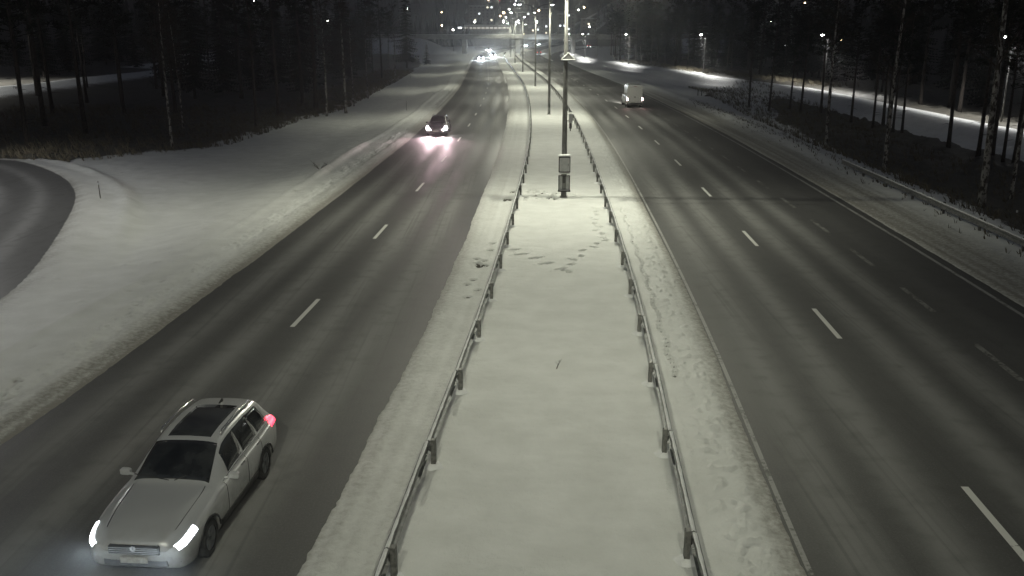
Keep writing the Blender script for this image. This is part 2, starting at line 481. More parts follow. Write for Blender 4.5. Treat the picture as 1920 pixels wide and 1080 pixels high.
    tiny += [(-2.7-0.4*rng.random(), 47+4*rng.random(), 0.14, 0.2) for k in range(8)]
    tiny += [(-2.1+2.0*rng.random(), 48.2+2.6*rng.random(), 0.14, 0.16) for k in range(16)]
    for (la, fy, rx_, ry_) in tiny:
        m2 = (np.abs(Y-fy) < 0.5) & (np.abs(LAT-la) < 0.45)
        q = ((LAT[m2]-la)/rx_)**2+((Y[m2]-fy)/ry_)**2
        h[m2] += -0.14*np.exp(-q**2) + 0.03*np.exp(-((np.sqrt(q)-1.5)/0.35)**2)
        print_shade[m2] = np.maximum(print_shade[m2], 0.8*np.exp(-q**2))
    h = np.where(d < 0.45, h*sstep(-0.02, 0.42, d) - 0.05*(1-sstep(-0.1, 0.10, d)), h)
    # footpath and west wood road stay level
    ps = path_x(Y)-X; h = h - 0.8*sstep(1.6, 4.5, ps)*(1-sstep(8, 14, ps))*(Y > 20)*(Y < 330)
    pe = np.abs(X-path_x(Y)); h = np.where((Y < 420) & (Y > -20), h*sstep(1.6, 4.0, pe)+0.05*(1-sstep(1.6,4.0,pe)), h)
    pw = np.abs(X-path_w(Y)); h = np.where((Y < 420), h*sstep(3, 8, pw)+0.9*(1-sstep(3,8,pw)), h)
    # colour masks: traffic film on the shoulders, forest litter, painted shade of footprints and scratches
    dirt_shade = (0.55*np.exp(-np.clip(sl-0.0,0,9)/0.35)+0.45*(1-sstep(0.5,1.8,sl)))*(sl > -1) + (0.34*np.exp(-np.clip(sli,0,9)/0.5)+0.24*(1-sstep(1.6,2.3,sli)))*(LAT > -6)*(LAT < -2.0) + 0.85*np.exp(-np.clip(sri,0,9)/0.55)*(LAT > 0)*(LAT < 6)
    dirt_shade = dirt_shade + 0.72*(1-sstep(1.5, 4.2, sr))*(LAT > 6)*(sr > -1)*(1-sstep(110, 200, Y)) + 0.7*np.exp(-np.clip(dp,0,99)/0.9)
    streak = vn(LAT*5.0, Y*0.06, 101)
    dirt_shade = np.clip(dirt_shade*(0.75+0.5*streak) + 3.5*scr*sstep(0.8, 1.6, sl)*(1-sstep(2.8, 3.6, sl)), 0, 1)  # last term darkens the plough scratches to imitate their shade
    pth = np.minimum(pe, 99) < 1.8
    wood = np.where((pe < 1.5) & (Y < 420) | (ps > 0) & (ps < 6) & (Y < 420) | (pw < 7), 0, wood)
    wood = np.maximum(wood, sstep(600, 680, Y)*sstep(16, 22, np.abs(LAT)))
    wood = np.maximum(wood, 1.3*print_shade)  # dents take the litter colour to imitate shade inside them
    return h, dirt_shade, wood
WEDGE = np.array([(-30,-120), (40,-70), (60,-46), (66,-34), (70,-30.5), (76,-25), (100,-23.8), (112,-21.8), (177,-23.5), (280,-27), (330,-34), (420,-60), (600,-90)], float)
def forest_w(X, Y):
    ex = np.interp(Y, WEDGE[:,0], WEDGE[:,1])
    return sstep(-1.5, 2.5, ex-X + 3*(fbm(X*0.25, Y*0.2, 111, 3)-0.5))*(Y < 640)
def forest_e(LAT, X, Y):
    ex = np.interp(Y, [-60,40,62,75,100,120,135,150,240,320,420,600], [20.8,21.6,22.2,22.5,25.5,29,34,38,40,40,60,90])
    return sstep(-1.2, 2.2, LAT-ex + 3*(fbm(X*0.25, Y*0.2, 117, 3)-0.5))*(Y < 640)

Z, DIRT_SHADE, WOOD_SHADE = ground_height(LAT, X, Y)
def grid_mesh(name, X, Y, Z, mat, attrs, smooth=True):
    nr, nc = X.shape
    me = bpy.data.meshes.new(name)
    me.vertices.add(nr*nc)
    me.vertices.foreach_set('co', np.stack([X, Y, Z], -1).astype(np.float32).ravel())
    i = np.arange(nr*nc).reshape(nr, nc)
    q = np.stack([i[:-1,:-1], i[:-1,1:], i[1:,1:], i[1:,:-1]], -1).reshape(-1, 4)
    me.loops.add(q.size); me.polygons.add(len(q))
    me.loops.foreach_set('vertex_index', q.ravel().astype(np.int32))
    me.polygons.foreach_set('loop_start', np.arange(0, q.size, 4, dtype=np.int32))
    me.polygons.foreach_set('use_smooth', np.full(len(q), smooth))
    for k, a in attrs.items():
        at = me.attributes.new(k, 'FLOAT', 'POINT')
        at.data.foreach_set('value', a.astype(np.float32).ravel())
    me.update(calc_edges=True); me.validate()
    me.materials.append(mat)
    o = bpy.data.objects.new(name, me); col.objects.link(o)
    return o
ground = tag(grid_mesh('ground', X, Y, Z, M['snow'], {'dirt_shade': DIRT_SHADE, 'wood': WOOD_SHADE}), kind='structure')
def gz(x, y):
    """snow height at a place (bilinear in the height field)"""
    lat = x-float(c(y))
    r = int(np.clip(np.searchsorted(ys, y)-1, 0, len(ys)-2)); k = int(np.clip(np.searchsorted(lats, lat)-1, 0, len(lats)-2))
    tr = (y-ys[r])/(ys[r+1]-ys[r]); tk = (lat-lats[k])/(lats[k+1]-lats[k])
    return float((Z[r,k]*(1-tk)+Z[r,k+1]*tk)*(1-tr)+(Z[r+1,k]*(1-tk)+Z[r+1,k+1]*tk)*tr)

# ------------------------------------------------------------------ roads
def strip(name, ys_, la, lb, mat, z=0.0, n=2, parent=None, kind=None):
    ys_ = np.array(ys_, float)
    la = np.broadcast_to(la, ys_.shape); lb = np.broadcast_to(lb, ys_.shape)
    t = np.linspace(0, 1, n)
    L = la[:,None]*(1-t)+lb[:,None]*t
    YY = np.repeat(ys_[:,None], n, 1)
    o = grid_mesh(name, c(YY)+L, YY, np.full(L.shape, z), mat, {'lat': L}, False)
    if kind: tag(o, kind=kind)
    if parent: o.parent = parent
    return o
ry_ = np.concatenate([np.arange(-50, 120, 2.0), np.arange(120, 760, 5.0), np.arange(760, 1000, 10.0)])
west = strip('road_west_carriageway', ry_, -13.2, -3.9, M['asphalt_l'], 0.0, 3, kind='structure')
east = strip('road_east_carriageway', ry_, 3.7, 15.6, M['asphalt_r'], 0.0, 3, kind='structure')
ey = np.arange(205, 640, 4.0)
exit_r = strip('road_exit_lane', ey, exit_lat(ey)-2.2, exit_lat(ey)+2.2, M['asphalt_r'], 0.004, 2, kind='structure')
# slip road ribbon
n_ = np.stack([-_t[:,1], _t[:,0]], 1)
offs = np.linspace(-0.6, 2*RAMP_HALF+0.6, 4)
RX = ramp_edge[:,0][:,None]+n_[:,0][:,None]*offs; RY = ramp_edge[:,1][:,None]+n_[:,1][:,None]*offs
slip = tag(grid_mesh('slip_road', RX, RY, np.full(RX.shape, 0.0), M['asphalt_ramp'], {'lat': np.repeat((offs-RAMP_HALF)[None], len(RX), 0)}, False), kind='structure')
# lane dashes: 3 m painted, 9 m gap
dash_src = mesh_obj('lane_dash', [(-0.075,-1.5,0),(0.075,-1.5,0),(0.075,1.5,0),(-0.075,1.5,0)], [(0,1,2,3)], M['paint'], west)
def dashes(road, lat, y_list, src, scale=1.0):
    for k, y in enumerate(y_list):
        o = src if (src.get('used') is None) else link_copy(src, 'lane_dash', road)
        src['used'] = 1
        o.parent = road
        o.location = (float(c(y))+lat, y, 0.005)
        o.rotation_euler = (0, 0, -cdir(y))
        o.scale = (scale, 1, 1)
dashes(west, -8.3, [15.4+12.3*k for k in range(1, 34)], dash_src)
dashes(east, 8.25, [14.6+12.0*k for k in range(-1, 34)], dash_src)
worn_src = mesh_obj('lane_dash', [(-0.09,-1.45,0),(0.09,-1.45,0),(0.09,1.45,0),(-0.09,1.45,0)], [(0,1,2,3)], M['paint_worn'], east)
dashes(east, 12.05, [17.2+6.0*k for k in range(-1, 30)], worn_src)
for lat, mt, w in ((4.44, M['paint_edge'], 0.10), (14.75, M['paint_edge'], 0.15)):
    strip('edge_line', ry_[ry_ < 205], lat-w/2, lat+w/2, mt, 0.005, 2, parent=east)
# sealed sensor cuts across the lanes near the measuring mast
for road, l0, l1, y in ((west, -11.9, -4.7, 50.2), (east, 4.5, 13.5, 47.0)):
    x0, x1 = float(c(y))+l0, float(c(y))+l1
    mesh_obj('sensor_cut', [(x0,y-0.02,0.006),(x1,y-0.32,0.006),(x1,y-0.27,0.006),(x0,y+0.03,0.006)], [(0,1,2,3)], M['cut'], road)
# footpath and wood road surfaces
py_ = np.arange(-20, 400, 3.0)
fp = grid_mesh('path', np.stack([path_x(py_)-1.1, path_x(py_)+1.1], 1), np.repeat(py_[:,None], 2, 1), np.full((len(py_),2), 0.075), M['snowcap'], {}, False); tag(fp, kind='structure')

# ------------------------------------------------------------------ guard rails
def rail_sources():
    prof = [(0.0,0.43),(0.075,0.46),(0.085,0.50),(0.02,0.56),(0.02,0.62),(0.085,0.68),(0.075,0.72),(0.0,0.75)]
    back = [(x-0.012, z) for x, z in prof][::-1]
    loop = prof + back
    n = len(loop); L = 1.994
    v = [(x, y, z) for y in (-L, L) for x, z in loop]
    f = [(i, (i+1) % n, n+(i+1) % n, n+i) for i in range(n)] + [tuple(range(n-1,-1,-1)), tuple(range(n, 2*n))]
    beam = mesh_obj('rail_beam', v, f, M['zinc'])
    m = MB()
    m.box(-0.085, 0, 0.40, 0.10, 0.13, 0.80, 0.012)
    post = m.build('post', M['post'])
    m = MB(); m.box(-0.02, 0, 0.60, 0.022, 0.10, 0.12); block = m.build('spacer', M['darkmetal'])
    # thin uneven line of snow lying on the beam's top ledges
    rs = MB(); rnd = random.Random(5)
    for (x0, z0, w) in ((0.030, 0.738, 0.040),):
        k = 16; pts = []
        base = len(rs.v)
        for i in range(k+1):
            y = -L+0.01+i*(2*L-0.02)/k
            hh = 0.012+0.016*rnd.random(); ww = w*(0.75+0.5*rnd.random())
            rs.v += [(x0-ww, y, z0+0.012), (x0-ww*0.4, y, z0+0.012+hh), (x0+ww*0.4, y, z0+0.004+hh*0.6), (x0+ww*0.7, y, z0-0.012)]
        for i in range(k):
            for j in range(3):
                a = base+i*4+j; rs.f.append((a, a+4, a+5, a+1))
    sn = rs.build('rail_snow', M['snowcap'])
    # small drift heaped against each post foot
    d = MB(); n = 9; rnd = random.Random(8)
    d.v.append((-0.085, -0.02, 0.14))
    for ring, (rr, zz) in enumerate(((0.12, 0.10), (0.24, 0.02), (0.36, -0.10))):
        for k in range(n):
            a = 2*math.pi*k/n; q = rr*(0.8+0.4*rnd.random())
            d.v.append((-0.085+q*math.cos(a), q*math.sin(a), zz))
    for k in range(n): d.f.append((0, 1+k, 1+(k+1) % n))
    for r in range(2):
        for k in range(n): d.f.append((1+r*n+k, 1+r*n+n+k, 1+r*n+n+(k+1) % n, 1+r*n+(k+1) % n))
    drift = d.build('post_drift', M['snowcap'])
    for p in drift.data.polygons: p.use_smooth = True
    return beam, post, block, sn, drift
RS = rail_sources()
def guard_rail(label, lat, y0, y1, flip, phase=0.0, sink=0.0, drift=True):
    root = empty('guard_rail', (float(c(y0))+lat, y0, 0))
    tag(root, label, 'guard rail', 'steel guard rails along the road')
    y = y0+phase
    lat0 = lat
    while y < y1:
        if abs(lat0) < 5: lat = lat0*float(np.interp(y, [12, 60], [1.08, 0.96]))
        x = float(c(y))+lat
        rz = -cdir(y) + (math.pi if flip else 0)
        loc = (x-root.location.x, y-root.location.y, -sink)
        for src in RS:
            if src.name.startswith('post_drift') and (not drift or y > 90): continue
            if src.name.startswith('rail_snow') and y > 160: continue
            dy = 0.0
            p = np.array(loc)
            if src.name.startswith('rail_beam') or src.name.startswith('rail_snow'):
                ym = y+2.0; p = np.array((float(c(ym))+lat-root.location.x, ym-root.location.y, -sink)); r2 = -cdir(ym)+(math.pi if flip else 0)
                link_copy(src, src.name.split('.')[0], root, p, r2)
            else:
                g = sink+0.01 if src.name.startswith('post_drift') else 0
                link_copy(src, src.name.split('.')[0], root, (p[0], p[1], p[2]+g), rz)
        y += 4.0
    return root
guard_rail('steel guard rail edging the snowy median beside the oncoming lanes', -2.38, -6.6, 420, True, -0.5, 0.14)
guard_rail('steel guard rail edging the snowy median beside the outbound lanes', 2.30, -6.6, 420, False, 0.0, 0.14)
guard_rail('low steel guard rail half buried in snow along the outer verge', 18.9, 12.0, 60, True, 0.0, 0.16, False)
for s in RS: bpy.data.objects.remove(s)

# ------------------------------------------------------------------ street lamps with their own light
def lamp_light_data(name, power, sx=0.90, sy=0.72, a=0.205, b=0.795, shift=0.0, colr=(1.0,1.0,0.80), back=0.0):
    ld = bpy.data.lights.new(name, 'POINT')
    ld.energy = power; ld.color = colr; ld.shadow_soft_size = 0.05
    ld.use_nodes = True
    m = ld
    em = ld.node_tree.nodes['Emission']
    nr = nd(m, 'ShaderNodeTexCoord').outputs['Normal']
    sp = nd(m, 'ShaderNodeSeparateXYZ'); lk(m, nr, sp.inputs[0])
    dz = math_n(m, 'MAXIMUM', math_n(m, 'MULTIPLY', sp.outputs[2], -1.0), 0.12)
    tx = math_n(m, 'SUBTRACT', math_n(m, 'DIVIDE', sp.outputs[0], dz), shift)
    ty = math_n(m, 'ADD', math_n(m, 'DIVIDE', sp.outputs[1], dz), back)
    def gauss(t, s):
        q = math_n(m, 'DIVIDE', t, s)
        return math_n(m, 'POWER', 2.718, math_n(m, 'MULTIPLY', math_n(m, 'MULTIPLY', q, q), -1.0))
    e = math_n(m, 'ADD', math_n(m, 'MULTIPLY', gauss(ty, sy), b), a)
    e = math_n(m, 'MULTIPLY', e, math_n(m, 'ADD', math_n(m, 'MULTIPLY', gauss(tx, sx), 0.992), 0.008))
    e = math_n(m, 'DIVIDE', e, math_n(m, 'POWER', dz, 3.0))
    cut = nd(m, 'ShaderNodeMapRange'); cut.interpolation_type = 'SMOOTHSTEP'
    lk(m, math_n(m, 'MULTIPLY', sp.outputs[2], -1.0), cut.inputs[0]); cut.inputs[1].default_value = 0.20; cut.inputs[2].default_value = 0.46
    lk(m, math_n(m, 'MULTIPLY', e, cut.outputs[0]), em.inputs['Strength'])
    return ld
LAMP_Z = 13.2; REACH = 2.7
lamp_left = lamp_light_data('lamp_light_west', LAMP_POWER, sx=1.12, shift=-0.2, back=0.28)
lamp_right = lamp_light_data('lamp_light_east', LAMP_POWER, sx=0.72, shift=0.05, back=0.28)
def luminaire_mesh():
    m = MB()
    prof = [(-0.36,0.05,0.05),(-0.30,0.09,0.075),(0.0,0.15,0.09),(0.30,0.16,0.08),(0.38,0.10,0.04)]
    for (x, w, h) in prof:
        m.v += [(x,-w,0),(x,w,0),(x,w*0.8,h),(x,-w*0.8,h)]
    for i in range(len(prof)-1):
        for k in range(4):
            a, b = i*4+k, i*4+(k+1) % 4
            m.f.append((a, b, b+4, a+4))
    m.f += [(3,2,1,0), (16,17,18,19)]
    return m
def lens_mesh():
    m = MB()
    for (s, z) in ((1.0,-0.004),(0.85,-0.06),(0.45,-0.095)):
        m.v += [(0.02+0.25*s*math.cos(t), 0.11*s*math.sin(t), z) for t in [2*math.pi*k/14 for k in range(14)]]
    for r in range(2):
        for k in range(14):
            m.f.append((r*14+k, r*14+(k+1) % 14, r*14+14+(k+1) % 14, r*14+14+k))
    m.f.append(tuple(range(28, 42)))
    return m
def make_lamp():
    t = empty('street_lamp')
    m = MB(); m.tube([(0,0,-0.3),(0,0,0.9),(0,0,5.5),(0,0,11.3)], [0.16,0.155,0.125,0.085], 14); m.build('pole', M['pole'], t, True)
    m = MB(); m.box(0,0,0.02,0.42,0.42,0.05,0.01); m.build('base_plate', M['pole'], t)
    m = MB(); m.box(0,-0.15,1.0,0.14,0.04,0.42,0.01); m.build('hatch', M['darkmetal'], t)
    for s in (-1, 1):
        pts = []
        for k in range(11):
            q = k/10
            pts.append((s*(0.03+(REACH-0.3)*(1-math.cos(q*math.pi/2))**1.7), 0, 11.1+(LAMP_Z+0.05-11.1)*math.sin(q*math.pi/2)))
        m = MB(); m.tube(pts, [0.06-0.018*k/10 for k in range(11)], 8); m.build('arm', M['pole'], t, True)
        lu = luminaire_mesh().build('luminaire', M['housing'], t, True)
        lu.location = (s*REACH, 0, LAMP_Z); lu.rotation_euler = (0, 0, 0 if s > 0 else math.pi)
        lens_mesh().build('lens', M['lamp_lens'], lu, True)
        lo = bpy.data.objects.new('lamp_light', lamp_right if s > 0 else lamp_left); col.objects.link(lo)
        lo.parent = t; lo.location = (s*REACH, 0, LAMP_Z-0.22)
    return t
lamp0 = make_lamp()
LAMPS = [(-55, 'street lamp'), (-3.2, 'street lamp'), (48.8, 'tall mast of a double armed street lamp, two cabinets and sensors on it'),
         (100.8, 'double armed street lamp on the median, second mast beyond the cabinets'), (155.5, 'double armed street lamp on the median, third mast along the row'),
         (214, 'double armed street lamp on the median, fourth mast along the row'), (278, 'double armed street lamp on the median, fifth mast along the row'),
         (345, 'double armed street lamp on the median, sixth mast along the row'), (400, 'double armed street lamp on the median right beside the overpass'), (450, 'double armed street lamp on the median just beyond the overpass'),
         (510, 'double armed street lamp on the median farthest beyond the overpass')]
MAST_X = {48.8: 2.84, 100.8: 4.1, 155.5: 3.95, 214: 2.5, 278: 0.9, 345: -0.4}
for i, (y, lab) in enumerate(LAMPS):
    o = lamp0 if i == 0 else copy_tree(lamp0)
    x = MAST_X.get(y, float(c(y)))
    o.location = (x, y, gz(x, y)); o.rotation_euler = (0, 0, -cdir(y))
    if y < 0: lab = ['double armed street lamp on the median well behind the viewpoint', 'double armed street lamp on the median just behind the viewpoint'][i]
    tag(o, lab, 'street lamp', 'double armed lamps down the middle of the road')

# single armed path / side road lamps
def make_side_lamp(h, power, mat, lightname, sxx=1.1):
    t = empty('path_lamp')
    m = MB(); m.tube([(0,0,-0.5),(0,0,h*0.5),(0,0,h)], [0.10,0.085,0.06], 8); m.build('pole', M['pole'], t, True)
    m = MB(); m.tube([(0,0,h-0.05),(-0.25,0,h+0.12),(-0.75,0,h+0.15)], 0.04, 6); m.build('arm', M['pole'], t, True)
    lu = luminaire_mesh().build('luminaire', M['housing'], t, True); lu.location = (-0.95,0,h+0.15); lu.rotation_euler = (0,0,math.pi)
    le = lens_mesh().build('lens', mat, lu, True); le.scale = (1.0,1.3,1.5)
    ld = lamp_light_data(lightname, power, sxx, 1.3, 0.45, 0.55, colr=(1.0,0.99,0.95))
    lo = bpy.data.objects.new('lamp_light', ld); col.objects.link(lo); lo.parent = t; lo.location = (-0.95,0,h-0.15)
    return t
pl0 = make_side_lamp(8.2, 6500, M['lamp_lens_far'], 'path_lamp_light', 0.28)
PATHL = [((46.6,44), 0, 'footpath lamp beyond the thickest birch, outside the picture'), ((49.6,92), 0, 'lit footpath lamp at the picture edge behind the dark trunks'), ((51.0,150), 0, 'lit footpath lamp beside the mottled birch behind the leaning stake'),
         ((42.6,205), 0, 'brightest single footpath lamp above the snowy bank'), ((33.8,268), 0, 'single footpath lamp nearer the overpass than its brightest neighbour'),
         ((26.5,336), 0, 'footpath lamp close beside the overpass ramp'), ((25.2,395), 0, 'farthest footpath lamp before the overpass')]
for i, ((x, y), rz, lab) in enumerate(PATHL):
    o = pl0 if i == 0 else copy_tree(pl0)
    o.location = (x, y, gz(x, y)); o.rotation_euler = (0,0,rz)
    tag(o, lab, 'path lamp', 'single armed lamps along the footpath')
wl0 = make_side_lamp(10.5, 26000, M['lamp_lens_far'], 'wood_lamp_light')
for i, (x, y) in enumerate(((-90,106), (-98,146))):
    o = wl0 if i == 0 else copy_tree(wl0)
    o.location = (x, y, gz(x, y)); o.rotation_euler = (0,0,math.pi)
    for ch in o.children:
        for g_ in ch.children: g_.scale = (0.8, 0.8, 0.15)
    tag(o, ['lamp on the lit road glimpsed through the wood', 'farther lamp on the lit road glimpsed through the wood'][i], 'road lamp', 'lamps on the road behind the wood')
rl = make_side_lamp(9.5, 2000, M['lamp_lens'], 'slip_lamp_light', 1.3)
rl.location = (-31.5, 40, gz(-31.5, 40)); rl.rotation_euler = (0,0,math.pi*1.1)
tag(rl, 'single armed lamp inside the bend of the slip road', 'road lamp')

# ------------------------------------------------------------------ mast equipment (top-level things hung on the second mast)
mx, my = MAST_X[48.8], 48.8
def hung(name, label, cat, z): return tag(empty(name, (mx, my-0.17, z)), label, cat)
cab = hung('equipment_cabinet', 'grey equipment cabinet with snow on top, upper of two on the mast', 'cabinet', 1.45)
m = MB(); m.box(0,-0.16,0.42,0.62,0.30,0.84,0.015); m.build('case', M['darkmetal'], cab)
m = MB(); m.box(0,-0.325,0.42,0.54,0.025,0.74,0.008); dr_ = m.build('door', M['cabinet'], cab)
m = MB(); m.box(0.2,-0.345,0.42,0.02,0.02,0.10); m.build('handle', M['darkmetal'], dr_)
m = MB(); m.box(0,-0.16,0.90,0.66,0.34,0.09,0.035); m.build('snow_cap', M['snowcap'], cab)
m = MB(); m.box(0,-0.20,-0.05,0.56,0.36,0.06,0.02); m.build('ledge', M['cabinet'], cab)
cab2 = hung('equipment_rack', 'open steel mounting frame on the mast below the grey cabinet', 'frame', 0.40)
m = MB()
for s in (-1, 1): m.box(s*0.29,-0.10,0.42,0.05,0.16,0.86,0.01)
m.box(0,-0.10,0.84,0.63,0.16,0.04); m.box(0,-0.10,0.0,0.68,0.22,0.06)
m.build('bracket', M['darkmetal'], cab2)
for s in (-1, 1):
    m = MB(); m.box(s*0.185,-0.06,0.42,0.155,0.05,0.74,0.01); m.build('panel', M['cabinet'], cab2)
m = MB(); m.box(0,-0.11,0.05,0.5,0.12,0.05,0.02); m.build('snow_ledge', M['snowcap'], cab2)
sen = hung('sensor_housing', 'small pale sensor box with snow hood on the mast', 'sensor', 3.75)
m = MB(); m.box(0.30,0.05,0.55,0.20,0.22,0.46,0.02); m.build('case', M['snowcap'], sen)
m = MB(); m.box(0.30,0.05,0.16,0.14,0.16,0.30,0.02); m.tube([(0.30,0.05,0.02),(0.30,0.05,-0.12)],0.03,6); m.build('probe', M['darkmetal'], sen)
m = MB(); m.tube([(0.05,0.17,0.42),(0.30,0.10,0.42)],0.025,6); m.build('bracket', M['darkmetal'], sen)
m = MB(); m.box(0.30,0.05,0.82,0.24,0.26,0.07,0.03); m.build('snow_cap', M['snowcap'], sen)
hood = hung('sensor_hood', 'small peaked sensor hood rimmed with snow high on the mast', 'sensor', 7.35)
m = MB(); v = [(-0.24,-0.38,0),(0.46,-0.38,0),(0.46,0.28,0),(-0.24,0.28,0),(0.11,-0.10,0.36)]
m.add(v, [(0,1,4),(1,2,4),(2,3,4),(3,0,4),(3,2,1,0)]); m.build('shell', M['darkmetal'], hood)
m = MB(); m.tube([v[0],v[4],v[1]],0.045,6); m.tube([v[3],v[4],v[2]],0.04,6); m.tube([v[0],v[1]],0.04,6); m.build('snow_rim', M['snowcap'], hood, True)
m = MB(); m.tube([(0,0.16,-0.10),(0.01,-0.05,0.02)],0.03,6); m.build('bracket', M['darkmetal'], hood)

# ------------------------------------------------------------------ vehicles
def catmull(P, t):
    P = np.array(P, float); n = len(P)-1
    i = np.clip(np.floor(t).astype(int), 0, n-1); u = (t-i)[:,None]
    p1, p2 = P[i], P[i+1]; p0 = P[np.maximum(i-1,0)]; p3 = P[np.minimum(i+2,n)]
    m1, m2 = (p2-p0)*0.42, (p3-p1)*0.42
    return (2*u**3-3*u**2+1)*p1+(u**3-2*u**2+u)*m1+(-2*u**3+3*u**2)*p2+(u**3-u**2)*m2
class Shell:
    """car skin as a smooth surface P(s, u): s along the length, u round the half section"""
    def __init__(self, st, wheels, wr):
        self.t = np.array([r[0] for r in st]); self.st = np.array(st, float); self.wheels = wheels; self.wr = wr; self.L = self.t[-1]
    def sect(self, s):
        q = catmull(self.st, np.array([s]))[0]
        t, zf, zb, zt, w, wt = q
        g = np.array([(0,zf),(w-0.16,zf),(w-0.03,zf+0.09),(w,0.5*(zf+zb)),(w-0.012,zb-0.07),(w-0.07,zb),
                      (0.5*(w-0.07+wt)+0.025,0.5*(zb+zt-0.06)),(wt,zt-0.055),(wt-0.13,zt-0.006),(wt*0.45,zt+0.012),(0,zt+0.018)])
        return t, g
    def P(self, s, us, side=1):
        t, g = self.sect(s)
        p = catmull(g, np.asarray(us, float))
        z = p[:,1].copy()
        for wy in self.wheels:
            d = abs(t-wy)
            if d < self.wr+0.05:
                zz = self.wr*0.92+math.sqrt(max((self.wr+0.05)**2-d*d, 0))
                z = np.where(np.asarray(us) < 3.6, np.maximum(z, min(zz, g[4][1]-0.05)), z)
        return np.stack([side*p[:,0], np.full(len(p), self.L/2-t), z], 1)
    def s_of(self, t): return float(np.interp(t, self.t, np.arange(len(self.t))))
    def body(self, name, mat, parent, ns=70, us=None):
        us = np.linspace(0, 10, 34) if us is None else us
        ss = np.linspace(0, len(self.t)-1, ns)
        m = MB(); nu = len(us)
        for s in ss:
            a = self.P(s, us, 1); b = self.P(s, us[1:-1][::-1], -1)
            m.v += [tuple(x) for x in a]+[tuple(x) for x in b]
        k = 2*nu-2
        for i in range(len(ss)-1):
            for j in range(k):
                m.f.append((i*k+j, (i+1)*k+j, (i+1)*k+(j+1) % k, i*k+(j+1) % k))
        for base, rev in ((0, False), ((len(ss)-1)*k, True)):
            cen = np.mean(np.array(m.v[base:base+k]), 0); ci = len(m.v); m.v.append(tuple(cen))
            for j in range(k):
                m.f.append((ci, base+j, base+(j+1) % k) if not rev else (ci, base+(j+1) % k, base+j))
        return m.build(name, mat, parent, True)
    def patch(self, name, mat, parent, t0, t1, u0, u1, off=0.006, sides=(1,), nt=8, nu=6, mirror=False, skew=0.0):
        obs = []
        for sd in sides:
            us = np.linspace(u0, u1, nu)
            rows_ = []
            for t in np.linspace(t0, t1, nt):
                if mirror:
                    s = self.s_of(t)
                    a = self.P(s, us, 1); b = self.P(s, us[:-1][::-1], -1)
                    rows_.append(np.vstack([a, b]))
                else:
                    r = np.vstack([self.P(self.s_of(t+skew*(u-u0)/(u1-u0+1e-9)), [u], sd) for u in us]); rows_.append(r)
            A = np.array(rows_)
            dt = np.gradient(A, axis=0); du = np.gradient(A, axis=1)
            nn = np.cross(dt, du); nn /= np.linalg.norm(nn, axis=2, keepdims=True)+1e-9
            cen = np.array((0, A[...,1].mean(), 0.7))
            if ((A-cen)*nn).sum() < 0: nn = -nn
            O = A+nn*off; I = A-nn*0.012
            nt_, nu_ = O.shape[:2]
            v = np.vstack([O.reshape(-1,3), I.reshape(-1,3)]); N = nt_*nu_; f = []
            for i in range(nt_-1):
                for j in range(nu_-1):
                    f.append((i*nu_+j, (i+1)*nu_+j, (i+1)*nu_+j+1, i*nu_+j+1))
            rim = [j for j in range(nu_)]+[i*nu_+nu_-1 for i in range(1,nt_)]+[(nt_-1)*nu_+j for j in range(nu_-2,-1,-1)]+[i*nu_ for i in range(nt_-2,0,-1)]
            for a, b in zip(rim, rim[1:]+rim[:1]): f.append((a, b, b+N, a+N))
            obs.append(mesh_obj(name, v, f, mat, parent, False))
            for pl in obs[-1].data.polygons[:(nt_-1)*(nu_-1)]: pl.use_smooth = True
        return obs
def car_paint(name, colr, rough=0.28, metal=0.4):
    m = new_mat(name, colr, rough, metal)
    b = m.node_tree.nodes['Principled BSDF']
    b.inputs['Coat Weight'].default_value = 0.6
    tc = nd(m, 'ShaderNodeTexCoord').outputs['Object']
    sp = nd(m, 'ShaderNodeSeparateXYZ'); lk(m, tc, sp.inputs[0])
    n = noise_n(m, 6.0, 5, tc)
    salt = math_n(m, 'MULTIPLY', ramp_n(m, math_n(m, 'ADD', math_n(m, 'MULTIPLY', sp.outputs[2], -1.0), math_n(m, 'MULTIPLY', n, 0.5)), -0.62, 0.05), 0.85)
    lk(m, mix_n(m, salt, colr, (0.20,0.195,0.18)), b.inputs['Base Color'])
    lk(m, math_n(m, 'ADD', math_n(m, 'MULTIPLY', salt, 0.5), rough), b.inputs['Roughness'])
    return m
M['tyre'] = varied('tyre_rubber', (0.02,0.02,0.02), (0.06,0.06,0.058), 8, 0.85)
M['rim'] = new_mat('alloy', (0.32,0.33,0.34), 0.35, 0.8)
M['plastic'] = new_mat('black_plastic', (0.018,0.018,0.019), 0.5)
M['plate'] = varied('number_plate', (0.42,0.42,0.40), (0.28,0.27,0.25), 14, 0.6)
M['chrome'] = new_mat('bright_trim', (0.75,0.75,0.76), 0.2, 0.9)
M['lampglass_off'] = new_mat('lamp_glass', (0.12,0.12,0.13), 0.1, 0.2)
M['redglass'] = new_mat('red_lens', (0.25,0.01,0.012), 0.15)
M['silver'] = car_paint('silver_paint', (0.56,0.57,0.58), 0.28, 0.35)
M['darkpaint'] = car_paint('dark_paint', (0.035,0.035,0.04))
M['whitepaint'] = car_paint('white_paint', (0.72,0.72,0.70), 0.35, 0.0)
